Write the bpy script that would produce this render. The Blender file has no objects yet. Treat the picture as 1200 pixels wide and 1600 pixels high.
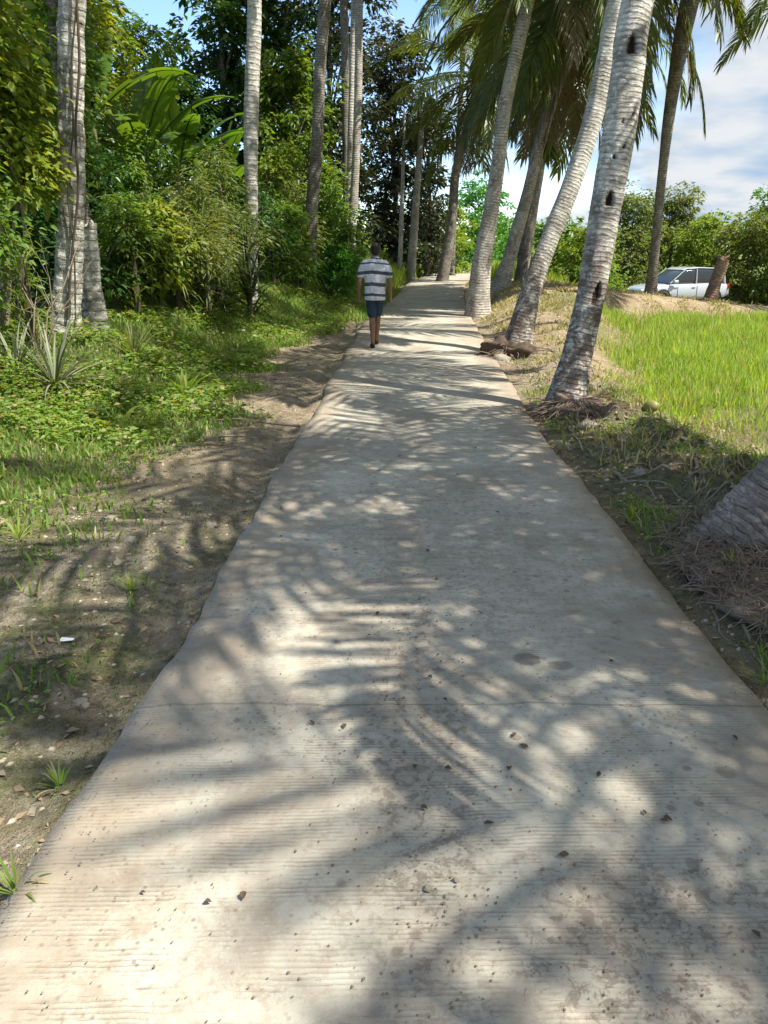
import bpy, math, numpy as np
from mathutils import Vector, Matrix, Quaternion
PI = math.pi
R = math.radians
sc = bpy.context.scene
C = sc.collection

# ------------------------------------------------------------------ camera
CAM_H, PITCH, FPX = 1.6, R(19.4), 1180.0       # FPX: focal length in pixels of a 1600 px high picture
cam_d = bpy.data.cameras.new('camera'); cam = bpy.data.objects.new('camera', cam_d); C.objects.link(cam)
cam.location = (0, 0, CAM_H); cam.rotation_euler = (PI/2 - PITCH, 0, 0)
cam_d.sensor_fit = 'VERTICAL'; cam_d.sensor_height = 32; cam_d.lens = 32*FPX/1600
cam_d.clip_start = 0.05; cam_d.clip_end = 3000
sc.camera = cam
sc.render.resolution_x, sc.render.resolution_y = 768, 1024

# ------------------------------------------------------------------ light
SUN = Vector((0.92, -0.39, 0)).normalized()*math.cos(R(57)) + Vector((0, 0, math.sin(R(57))))
EXPOSURE = 1.02
sun_d = bpy.data.lights.new('sun', 'SUN'); sun = bpy.data.objects.new('sun', sun_d); C.objects.link(sun)
sun_d.energy = 5.0; sun_d.angle = R(0.45); sun_d.color = (1.0, 0.945, 0.84)
sun.rotation_euler = SUN.to_track_quat('Z', 'Y').to_euler(); sun.location = (20, -10, 30)
w = bpy.data.worlds.new('World'); sc.world = w; w.use_nodes = True
nt = w.node_tree; nt.nodes.clear()
def wn(t, **k):
    n = nt.nodes.new(t)
    for a, b in k.items(): setattr(n, a, b)
    return n
sky = wn('ShaderNodeTexSky', sky_type='NISHITA', sun_disc=False)
sky.sun_elevation = R(57); sky.sun_rotation = math.atan2(SUN.x, SUN.y); sky.air_density = 0.9; sky.dust_density = 0.0; sky.ozone_density = 4.0
bg = wn('ShaderNodeBackground'); bg.inputs['Strength'].default_value = 0.15
tc = wn('ShaderNodeTexCoord'); sp = wn('ShaderNodeSeparateXYZ'); nt.links.new(tc.outputs['Generated'], sp.inputs[0])
def wm(op, a, b=None, c=None, clamp=False):
    n = wn('ShaderNodeMath', operation=op, use_clamp=clamp)
    for i, v in enumerate((a, b, c)):
        if v is None: continue
        if isinstance(v, (int, float)): n.inputs[i].default_value = v
        else: nt.links.new(v, n.inputs[i])
    return n.outputs[0]
zz = wm('ADD', wm('MAXIMUM', sp.outputs[2], 0.0), 0.22)
cv = wn('ShaderNodeCombineXYZ'); nt.links.new(wm('DIVIDE', sp.outputs[0], zz), cv.inputs[0]); nt.links.new(wm('DIVIDE', sp.outputs[1], zz), cv.inputs[1])
cn = wn('ShaderNodeTexNoise'); cn.inputs['Scale'].default_value = 1.1; cn.inputs['Detail'].default_value = 7; cn.inputs['Roughness'].default_value = 0.55
nt.links.new(cv.outputs[0], cn.inputs['Vector'])
side = wm('ADD', wm('MULTIPLY', sp.outputs[0], 0.55), wm('ADD', wm('MULTIPLY', wm('MINIMUM', sp.outputs[1], 0.0), -0.5), wm('MULTIPLY', wm('MAXIMUM', wm('SUBTRACT', sp.outputs[2], 0.45), 0.0), 0.8)))          # more cloud towards the right; unseen cloud added behind and overhead for white fill
cm = wm('MULTIPLY', wm('SUBTRACT', wm('ADD', cn.outputs[0], side), 0.50), 5.0, clamp=True)
cn2 = wn('ShaderNodeTexNoise'); cn2.inputs['Scale'].default_value = 2.3; cn2.inputs['Detail'].default_value = 5
nt.links.new(cv.outputs[0], cn2.inputs['Vector'])
cr = wn('ShaderNodeMix', data_type='RGBA'); cr.inputs[6].default_value = (1.4, 1.95, 2.6, 1); cr.inputs[7].default_value = (2.75, 2.85, 2.95, 1)
nt.links.new(wm('MULTIPLY', wm('SUBTRACT', cn2.outputs[0], 0.40), 5.0, clamp=True), cr.inputs[0])
mx = wn('ShaderNodeMix', data_type='RGBA'); nt.links.new(cm, mx.inputs[0]); nt.links.new(sky.outputs[0], mx.inputs[6]); nt.links.new(cr.outputs[2], mx.inputs[7])
nt.links.new(mx.outputs[2], bg.inputs[0])
wo = wn('ShaderNodeOutputWorld'); nt.links.new(bg.outputs[0], wo.inputs[0])
sc.view_settings.view_transform = 'Standard'; sc.view_settings.look = 'None'; sc.view_settings.gamma = 1
sc.view_settings.exposure = EXPOSURE

# ------------------------------------------------------------------ helpers
def tag(o, label=None, cat=None, group=None, kind=None):
    if label: o['label'] = label
    if cat: o['category'] = cat
    if group: o['group'] = group
    if kind: o['kind'] = kind
    return o
def empty(name, loc, label, cat, group=None, rz=0):
    o = bpy.data.objects.new(name, None); C.objects.link(o); o.location = loc; o.rotation_euler = (0, 0, rz)
    o.empty_display_size = 0.2
    return tag(o, label, cat, group)
def raw_mesh(name, V, F, mats, smooth=True, uv=None, attr=None, fm=None):
    V = np.asarray(V, dtype=np.float32); F = np.asarray(F, dtype=np.int32)
    me = bpy.data.meshes.new(name); k = F.shape[1]
    me.vertices.add(len(V)); me.vertices.foreach_set('co', V.ravel())
    me.loops.add(F.size); me.loops.foreach_set('vertex_index', F.ravel())
    me.polygons.add(len(F)); me.polygons.foreach_set('loop_start', np.arange(len(F), dtype=np.int32)*k)
    try: me.polygons.foreach_set('loop_total', np.full(len(F), k, dtype=np.int32))
    except Exception: pass
    if smooth: me.polygons.foreach_set('use_smooth', np.ones(len(F), dtype=bool))
    for m in (mats if isinstance(mats, (list, tuple)) else [mats]): me.materials.append(m)
    if fm is not None: me.polygons.foreach_set('material_index', np.asarray(fm, dtype=np.int32))
    me.update(calc_edges=True)
    if uv is not None:
        ul = me.uv_layers.new(name='UVMap'); ul.data.foreach_set('uv', np.asarray(uv, dtype=np.float32)[F.ravel()].ravel())
    if attr:
        for nm, arr in attr.items():
            a = me.attributes.new(nm, 'FLOAT', 'POINT'); a.data.foreach_set('value', np.asarray(arr, dtype=np.float32))
    me.validate()
    return me
def link(name, me, parent=None, loc=None):
    o = bpy.data.objects.new(name, me); C.objects.link(o)
    if parent is not None: o.parent = parent
    if loc is not None: o.location = loc
    return o
class MB:
    """collects triangle soup pieces"""
    def __init__(s): s.V = []; s.F = []; s.n = 0
    def add(s, V, F):
        V = np.asarray(V, float); F = np.asarray(F, int)
        if F.shape[1] == 4: F = np.concatenate([F[:, [0, 1, 2]], F[:, [0, 2, 3]]])
        s.V.append(V); s.F.append(F + s.n); s.n += len(V)
    def mesh(s, name, mat, smooth=True): return raw_mesh(name, np.concatenate(s.V), np.concatenate(s.F), mat, smooth)
    def obj(s, name, mat, parent=None, smooth=True, loc=None): return link(name, s.mesh(name, mat, smooth), parent, loc)
def hash2(ix, iy, seed):
    h = (ix.astype(np.int64)*374761393 + iy.astype(np.int64)*668265263 + seed*1274126177) & 0xffffffff
    h = ((h ^ (h >> 13))*1274126177) & 0xffffffff
    return ((h ^ (h >> 16)) & 0xffff)/65535.0
def vnoise(x, y, seed=0):
    x = np.asarray(x, float); y = np.asarray(y, float)
    ix = np.floor(x); iy = np.floor(y); fx = x-ix; fy = y-iy
    fx = fx*fx*(3-2*fx); fy = fy*fy*(3-2*fy)
    a = hash2(ix, iy, seed); b = hash2(ix+1, iy, seed); c = hash2(ix, iy+1, seed); d = hash2(ix+1, iy+1, seed)
    return (a+(b-a)*fx)*(1-fy) + (c+(d-c)*fx)*fy
def fbm(x, y, seed=0, o=4):
    s = 0; a = 0.5
    for i in range(o): s = s + a*(vnoise(np.asarray(x)*2**i, np.asarray(y)*2**i, seed+i)-0.5); a *= 0.55
    return s
def ss(a, b, x):
    t = np.clip((np.asarray(x, float)-a)/(b-a), 0, 1); return t*t*(3-2*t)

# ------------------------------------------------------------------ terrain shape
RY = [-8, 1.45, 2.4, 7.4, 9.3, 12.4, 17.7, 27.6, 37, 50, 62, 80]
RL = [-1.05, -.97, -.90, -.72, -.68, -.62, -.45, .45, 1.15, 3.0, 6.5, 14]
RR = [1.40, 1.42, 1.42, 1.43, 1.55, 1.74, 2.02, 2.78, 3.8, 6.4, 10.5, 19]
def roadL(y): return np.interp(y, RY, RL) + .035*(vnoise(np.asarray(y)*1.3, np.zeros_like(y)+3, 5)-.5)*2
def roadR(y): return np.interp(y, RY, RR) + .035*(vnoise(np.asarray(y)*1.1, np.zeros_like(y)+9, 6)-.5)*2
FYy = [0, 5, 7, 10, 15, 20, 22]; FXx = [3.7, 3.4, 3.0, 3.1, 4.4, 5.8, 6.6]
def fieldx(y): return np.interp(y, FYy, FXx)
def terrain(x, y):
    x = np.asarray(x, float); y = np.asarray(y, float)
    l = np.interp(y, RY, RL); r = np.interp(y, RY, RR)
    t = l - x; s = x - r
    z = -0.05 + .05*fbm(x*.7, y*.7, 11)
    # left bank
    wsh = np.interp(y, [0, 8, 12, 16, 20, 40], [1.5, 1.55, 1.45, .9, .35, .3])
    hb = np.interp(y, [0, 5, 10, 16, 24, 40], [.25, .35, .62, .75, .95, .9])
    z = z + hb*ss(0, 2.2, t-wsh) + .5*ss(3, 12, t-wsh)
    z = z + .10*fbm(x*1.7, y*1.7, 21)*ss(-.2, 1.2, t-wsh)
    z = z + .035*fbm(x*5, y*5, 31)*ss(0, .4, t)
    z = z - .05*np.exp(-((t-.18)/.16)**2)
    # right side
    R_ = ss(0, .4, s)
    bank = np.interp(y, [0, 4, 8, 12, 16, 20, 26, 40], [.02, .06, .12, .22, .36, .50, .55, .25])
    fx = fieldx(y)
    infield = ss(-.9, .5, x-fx)*(1-ss(20.2, 22.3, y))
    crest = np.interp(x, [3, 7.5, 9, 10.5, 12, 16], [.52, .36, .14, -.08, -.3, -.35])
    ridge = ss(20.2, 22.3, y)*ss(5, 7, x)
    ground_r = bank*ss(0, 1.3, s)
    ground_r = ground_r*(1-infield*(1-ridge)) + (-.22)*infield
    ground_r = ground_r*(1-ridge) + crest*ridge
    low = ss(23.2, 27, y)*ss(5.5, 9, x)
    ground_r = ground_r*(1-low) + (-.85)*low
    z = z + ground_r*R_
    clod = np.exp(-((s-.95)/.55)**2)*ss(1.5, 3, y)*(1-ss(9, 12, y))
    z = z + clod*(.03 + .42*np.maximum(fbm(x*4.5, y*4.5, 41), -.12) + .22*np.abs(fbm(x*8, y*8, 47, 3)))
    z = z + (.20*fbm(x*1.3, y*1.3, 51)+.09*fbm(x*4.5, y*4.5, 52))*ss(0, 1, s)*(1-infield)*ss(9, 13, y)*(1-ss(26, 30, y))
    z = z + .05*fbm(x*3.2, y*3.2, 53)*ss(.15, .8, t)
    # under the slab
    under = ss(-.03, .05, np.minimum(x-l, r-x))
    z = z*(1-under) + (-.16)*under
    # far land flattens
    far = ss(60, 140, np.hypot(x, y)); z = z*(1-far) - .4*far
    return z
def tz(x, y): return float(terrain(np.array([x]), np.array([y]))[0])
cp, spn = math.cos(PITCH), math.sin(PITCH)
def ray(px, py):
    u = (px-600)/FPX; v = (800-py)/FPX
    return np.array([u, cp + v*spn, -spn + v*cp])
def at(px, py, y):                       # point seen at the given pixel of the photograph, y metres ahead
    d = ray(px, py); k = y/d[1]; return np.array([d[0]*k, y, CAM_H + d[2]*k])
def ground_at(px, py):
    d = ray(px, py); k = 1.0
    for i in range(6000):
        p = np.array([d[0]*k, d[1]*k, CAM_H + d[2]*k])
        if p[2] <= tz(p[0], p[1]) : return p
        k += .01*max(1, k*.15)
        if k > 200: break
    return p

# ------------------------------------------------------------------ materials
class NT:
    def __init__(s, name):
        s.m = bpy.data.materials.new(name); s.m.use_nodes = True; s.t = s.m.node_tree; s.t.nodes.clear()
        s.out = s.t.nodes.new('ShaderNodeOutputMaterial')
    def n(s, t, **k):
        x = s.t.nodes.new(t)
        for a, b in k.items(): setattr(x, a, b)
        return x
    def l(s, a, b): s.t.links.new(a, b)
    def put(s, sock, v):
        if isinstance(v, (int, float)): sock.default_value = v
        elif isinstance(v, (tuple, list)): sock.default_value = tuple(v) + ((1,) if len(v) == 3 and sock.type == 'RGBA' else ())
        else: s.l(v, sock)
    def math(s, op, a, b=None, c=None, clamp=False):
        x = s.n('ShaderNodeMath', operation=op, use_clamp=clamp)
        for i, v in enumerate((a, b, c)):
            if v is not None: s.put(x.inputs[i], v)
        return x.outputs[0]
    def noise(s, vec, scale, detail=4, rough=.55, dist=0):
        x = s.n('ShaderNodeTexNoise'); s.l(vec, x.inputs['Vector'])
        x.inputs['Scale'].default_value = scale; x.inputs['Detail'].default_value = detail
        x.inputs['Roughness'].default_value = rough; x.inputs['Distortion'].default_value = dist
        return x.outputs[0]
    def mix(s, f, a, b):
        x = s.n('ShaderNodeMix', data_type='RGBA'); s.put(x.inputs[0], f); s.put(x.inputs[6], a); s.put(x.inputs[7], b); return x.outputs[2]
    def step(s, v, a, b):                # smooth 0..1 as v goes a..b
        x = s.n('ShaderNodeMapRange', interpolation_type='SMOOTHSTEP'); s.put(x.inputs[0], v)
        x.inputs[1].default_value = a; x.inputs[2].default_value = b; return x.outputs[0]
    def ramp(s, v, stops):
        x = s.n('ShaderNodeValToRGB'); s.l(v, x.inputs[0]); e = x.color_ramp.elements
        while len(e) < len(stops): e.new(.5)
        for i, (p, c) in enumerate(stops): e[i].position = p; e[i].color = tuple(c)+(1,)
        return x.outputs[0]
    def bump(s, h, dist, strength=1, prev=None):
        x = s.n('ShaderNodeBump'); x.inputs['Strength'].default_value = strength; x.inputs['Distance'].default_value = dist
        s.l(h, x.inputs['Height'])
        if prev is not None: s.l(prev, x.inputs['Normal'])
        return x.outputs[0]
    def bsdf(s, col, rough=.8, normal=None, spec=.3, metal=0, coat=0):
        x = s.n('ShaderNodeBsdfPrincipled'); s.put(x.inputs['Base Color'], col); s.put(x.inputs['Roughness'], rough)
        x.inputs['Specular IOR Level'].default_value = spec; x.inputs['Metallic'].default_value = metal
        if coat: x.inputs['Coat Weight'].default_value = coat
        if normal is not None: s.l(normal, x.inputs['Normal'])
        return x.outputs[0]
    def fin(s, sh): s.l(sh, s.out.inputs['Surface']); return s.m
    def pos(s): return s.n('ShaderNodeNewGeometry').outputs['Position']
    def xyz(s, v):
        x = s.n('ShaderNodeSeparateXYZ'); s.l(v, x.inputs[0]); return x.outputs
def simple(name, col, rough=.7, spec=.3, metal=0, var=.25, scale=8, coat=0):
    t = NT(name); oc = t.n('ShaderNodeTexCoord').outputs['Object']
    n = t.noise(oc, scale, 5)
    c = t.mix(n, tuple(x*(1-var) for x in col), tuple(min(1, x*(1+var)) for x in col))
    return t.fin(t.bsdf(c, rough, None, spec, metal, coat))
def leafmat(name, cols, trans=.4, rough=.45, tcol=None, spec=.35, dry=None):
    t = NT(name); g = t.n('ShaderNodeNewGeometry'); oi = t.n('ShaderNodeObjectInfo')
    n = len(cols)
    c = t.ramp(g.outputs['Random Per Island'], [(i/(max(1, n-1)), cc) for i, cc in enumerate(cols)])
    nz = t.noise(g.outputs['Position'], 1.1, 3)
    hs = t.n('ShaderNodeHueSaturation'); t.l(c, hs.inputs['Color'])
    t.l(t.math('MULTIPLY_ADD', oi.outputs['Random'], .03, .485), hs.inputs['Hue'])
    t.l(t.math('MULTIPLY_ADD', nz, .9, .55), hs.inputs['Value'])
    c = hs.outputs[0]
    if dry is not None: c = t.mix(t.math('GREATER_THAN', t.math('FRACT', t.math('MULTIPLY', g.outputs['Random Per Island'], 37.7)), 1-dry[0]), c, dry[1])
    b = t.bsdf(c, rough, None, spec)
    tr = t.n('ShaderNodeBsdfTranslucent')
    tm = t.n('ShaderNodeMix', data_type='RGBA', blend_type='MULTIPLY'); tm.inputs[0].default_value = 1; t.l(c, tm.inputs[6]); tm.inputs[7].default_value = (tcol or (1.9, 1.7, .5))+(1,)
    t.l(tm.outputs[2], tr.inputs[0])
    ms = t.n('ShaderNodeMixShader'); ms.inputs[0].default_value = trans; t.l(b, ms.inputs[1]); t.l(tr.outputs[0], ms.inputs[2])
    return t.fin(ms.outputs[0])
M = {}
M['leaf_yellow'] = leafmat('leaf_yellow', [(.13, .20, .025), (.20, .27, .035), (.09, .17, .025), (.28, .31, .06)], .45)
M['leaf_mid'] = leafmat('leaf_mid', [(.075, .17, .025), (.13, .225, .035), (.05, .115, .02), (.20, .27, .06)], .42)
M['leaf_fresh'] = leafmat('leaf_fresh', [(.05, .15, .02), (.09, .22, .03), (.06, .18, .03)], .45)
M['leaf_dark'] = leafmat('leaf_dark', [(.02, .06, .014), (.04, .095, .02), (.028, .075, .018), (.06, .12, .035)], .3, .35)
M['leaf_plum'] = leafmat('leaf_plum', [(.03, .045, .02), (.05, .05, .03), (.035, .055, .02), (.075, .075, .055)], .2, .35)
M['leaf_olive'] = leafmat('leaf_olive', [(.11, .16, .045), (.16, .20, .06), (.07, .11, .03), (.20, .23, .09)], .38)
M['frond'] = leafmat('frond', [(.075, .12, .02), (.11, .15, .03), (.06, .09, .018), (.16, .18, .05)], .38, .38, (1.8, 1.6, .5), .5)
M['frond_pale'] = leafmat('frond_pale', [(.14, .19, .05), (.19, .24, .08), (.11, .16, .04)], .45, .38, (1.8, 1.6, .6), .5)
M['frond_dry'] = leafmat('frond_dry', [(.16, .13, .08), (.22, .19, .12), (.12, .09, .05)], .2, .7, (1.2, 1.1, .8), .2)
M['banana'] = leafmat('banana', [(.07, .15, .02), (.10, .19, .03), (.06, .13, .02)], .45, .35)
M['grass'] = leafmat('grass', [(.19, .30, .04), (.27, .38, .06), (.33, .44, .09), (.15, .25, .03), (.42, .48, .15)], .45, .5, dry=(.14, (.42, .38, .20)))
M['weed'] = leafmat('weed', [(.10, .19, .03), (.16, .26, .045), (.22, .31, .07), (.07, .14, .025)], .4, .5, dry=(.12, (.34, .29, .16)))
M['dry_grass'] = leafmat('dry_grass', [(.38, .33, .18), (.28, .26, .12), (.20, .24, .08), (.45, .40, .25)], .3, .7)
M['moss'] = leafmat('moss', [(.10, .13, .04), (.16, .18, .07), (.07, .09, .03)], .3, .7)
M['dry_leaf'] = leafmat('dry_leaf', [(.20, .13, .07), (.30, .23, .14), (.11, .07, .045), (.36, .31, .22)], .1, .7, (1.1, 1, .8), .2)
M['spiky_dry'] = leafmat('spiky_dry', [(.17, .18, .12), (.24, .25, .18), (.09, .12, .05), (.07, .10, .035)], .2, .5, (1.2, 1.2, .7))
M['spiky_dark'] = leafmat('spiky_dark', [(.02, .04, .015), (.035, .06, .02), (.06, .08, .035)], .2, .35)

def barkmat(name, light, dark, ring=.055, lichen=.5, ringcol=(.06, .05, .04), base_dark=0.0, warm=None):
    t = NT(name); uv = t.n('ShaderNodeUVMap').outputs[0]; u, v, _ = t.xyz(uv)
    p = t.n('ShaderNodeTexCoord').outputs['Object']
    n1 = t.noise(p, 3.2, 6, .6); n2 = t.noise(p, 17, 5, .65); n3 = t.noise(p, 60, 3)
    mp = t.n('ShaderNodeMapping'); t.l(p, mp.inputs[0]); mp.inputs['Scale'].default_value = (7, 7, 60)
    ns = t.noise(mp.outputs[0], 1.0, 4, .6)
    vv = t.math('ADD', v, t.math('MULTIPLY', t.math('SUBTRACT', t.noise(p, 5, 4, .6), .5), .085))
    fr = t.math('FRACT', t.math('DIVIDE', vv, ring))
    line = t.math('MULTIPLY', t.step(fr, .0, .10), t.math('SUBTRACT', 1.0, t.step(fr, .30, .52)))
    lm = t.math('MULTIPLY', t.math('MULTIPLY', line, t.step(n2, .40, .60)), t.math('MULTIPLY_ADD', t.step(t.noise(p, 2.2, 4, .7), .38, .62), .85, .15))
    col = t.mix(t.step(n1, .36, .62), dark, light)
    col = t.mix(t.math('MULTIPLY', t.step(t.noise(p, 7, 6, .75, .4), .53, .60), .55), col, tuple(x*.45 for x in dark))
    col = t.mix(t.math('MULTIPLY', t.step(ns, .5, .75), .6), col, tuple(x*.45 for x in dark))
    if warm: col = t.mix(t.math('MULTIPLY', t.step(t.noise(p, 1.6, 3), .42, .6), .75), col, warm)
    col = t.mix(t.math('MULTIPLY', t.step(n2, .52, .62), lichen), col, tuple(min(.75, x*1.55) for x in light))
    col = t.mix(t.math('MULTIPLY', lm, .8), col, ringcol)
    if base_dark: 
        bd = t.math('MULTIPLY', t.math('SUBTRACT', 1.0, t.step(t.math('ADD', v, t.math('MULTIPLY', n1, 2.4)), 1.9, 4.0)), base_dark)
        col = t.mix(t.math('MULTIPLY', bd, t.step(t.noise(p, 9, 6, .75, .5), .40, .54)), col, t.mix(n2, (.05, .035, .028), (.14, .095, .075)))
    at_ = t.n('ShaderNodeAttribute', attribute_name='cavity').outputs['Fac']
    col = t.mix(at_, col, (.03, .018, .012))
    h = t.math('ADD', t.math('ADD', t.math('MULTIPLY', line, -.9), t.math('MULTIPLY', ns, .7)), t.math('MULTIPLY', n3, .35))
    return t.fin(t.bsdf(col, .88, t.bump(h, .012, .9), .2))
M['bark_grey'] = barkmat('bark_grey', (.46, .43, .38), (.27, .245, .21), .06, .6, (.09, .08, .07))
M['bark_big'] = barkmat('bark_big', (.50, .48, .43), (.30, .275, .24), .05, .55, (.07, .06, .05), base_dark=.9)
M['bark_dim'] = barkmat('bark_dim', (.27, .25, .22), (.15, .135, .11), .06, .45, (.06, .05, .04), base_dark=.4)
M['bark_white'] = barkmat('bark_white', (.52, .50, .45), (.34, .32, .28), .09, .6, (.14, .12, .10))
M['bark_brown'] = barkmat('bark_brown', (.34, .285, .24), (.18, .14, .115), .045, .25, (.03, .02, .015))
M['bark_rust'] = barkmat('bark_rust', (.31, .24, .18), (.19, .13, .09), .07, .4, (.07, .05, .04), warm=(.30, .15, .09))
M['bark_rough'] = barkmat('bark_rough', (.45, .44, .39), (.20, .185, .15), .13, .8, (.05, .045, .035))
M['wood_dark'] = simple('wood_dark', (.09, .065, .048), .9, .15, var=.5, scale=20)
M['twig'] = simple('twig', (.22, .18, .13), .85, .2, var=.4, scale=12)
M['root'] = simple('root', (.20, .15, .11), .9, .15, var=.5, scale=25)
M['vine'] = simple('vine', (.08, .065, .045), .9, .15, var=.4, scale=20)

# ground
def ground_material():
    t = NT('ground_soil'); p = t.pos(); x, y, z = t.xyz(p)
    n1 = t.noise(p, .55, 5, .6); n2 = t.noise(p, 3.1, 6, .65); n3 = t.noise(p, 14, 6, .7); n4 = t.noise(p, 55, 4, .7)
    soil = t.mix(t.step(n2, .35, .65), (.34, .265, .175), (.52, .43, .30))
    soil = t.mix(t.math('MULTIPLY', t.step(n3, .5, .66), .6), soil, (.13, .09, .06))
    soil = t.mix(t.math('MULTIPLY', t.step(n4, .58, .70), .7), soil, (.50, .44, .34))
    # near left: darker dirt with moss
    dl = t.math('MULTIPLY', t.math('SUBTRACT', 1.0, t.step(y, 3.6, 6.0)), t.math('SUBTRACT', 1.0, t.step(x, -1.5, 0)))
    near_dirt = t.mix(t.step(n3, .38, .6), (.22, .18, .13), (.48, .42, .31))
    near_dirt = t.mix(t.math('MULTIPLY', t.step(n4, .55, .64), .8), near_dirt, (.45, .40, .30))
    soil = t.mix(t.math('MULTIPLY', dl, t.step(n2, .3, .55)), soil, near_dirt)
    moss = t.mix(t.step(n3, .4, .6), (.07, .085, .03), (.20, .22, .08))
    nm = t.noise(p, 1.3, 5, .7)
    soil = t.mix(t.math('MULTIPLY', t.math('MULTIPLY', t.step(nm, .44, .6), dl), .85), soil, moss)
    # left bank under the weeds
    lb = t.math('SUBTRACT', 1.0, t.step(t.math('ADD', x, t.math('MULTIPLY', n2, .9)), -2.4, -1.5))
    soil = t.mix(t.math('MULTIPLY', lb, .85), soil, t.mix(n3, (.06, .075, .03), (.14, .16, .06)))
    # right: field floor and mossy verge
    fr_ = t.math('MULTIPLY', t.step(t.math('ADD', x, t.math('MULTIPLY', t.math('SUBTRACT', n2, .5), 1.6)), 3.0, 4.2), t.math('SUBTRACT', 1.0, t.step(y, 19.8, 21.2)))
    soil = t.mix(t.math('MULTIPLY', fr_, .75), soil, t.mix(n3, (.14, .17, .05), (.26, .25, .11)))
    vg = t.math('MULTIPLY', t.step(x, 1.3, 1.7), t.math('SUBTRACT', 1.0, t.step(y, 7.0, 9.5)))
    ver = t.mix(t.step(n3, .36, .6), (.10, .075, .05), (.26, .24, .13))
    ver = t.mix(t.step(t.noise(p, 5, 4), .5, .62), ver, (.15, .18, .06))
    soil = t.mix(t.math('MULTIPLY', vg, t.math('SUBTRACT', .9, t.math('MULTIPLY', fr_, .5))), soil, ver)
    rb = t.math('MULTIPLY', t.step(x, 2.2, 2.9), t.step(y, 8.5, 11))
    rb = t.math('MULTIPLY', rb, t.math('SUBTRACT', 1.0, fr_))
    soil = t.mix(t.math('MULTIPLY', rb, .75), soil, t.mix(t.step(n2, .3, .7), (.44, .32, .19), (.60, .48, .32)))
    # far land green
    fg = t.math('MAXIMUM', t.step(y, 30, 38), t.math('SUBTRACT', 1.0, t.step(x, -9, -6)))
    soil = t.mix(fg, soil, t.mix(n2, (.09, .15, .03), (.17, .22, .05)))
    n5 = t.noise(p, 170, 3, .7)
    soil = t.mix(t.math('MULTIPLY', t.step(n5, .52, .62), .5), soil, (.09, .065, .04))
    soil = t.mix(t.math('MULTIPLY', t.step(n5, .42, .36), .35), soil, (.5, .44, .33))
    h = t.math('ADD', t.math('MULTIPLY', n3, 1.0), t.math('ADD', t.math('MULTIPLY', n4, .6), t.math('MULTIPLY', n5, .25)))
    return t.fin(t.bsdf(soil, .95, t.bump(h, .07, 1.0), .1))
M['ground'] = ground_material()

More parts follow.
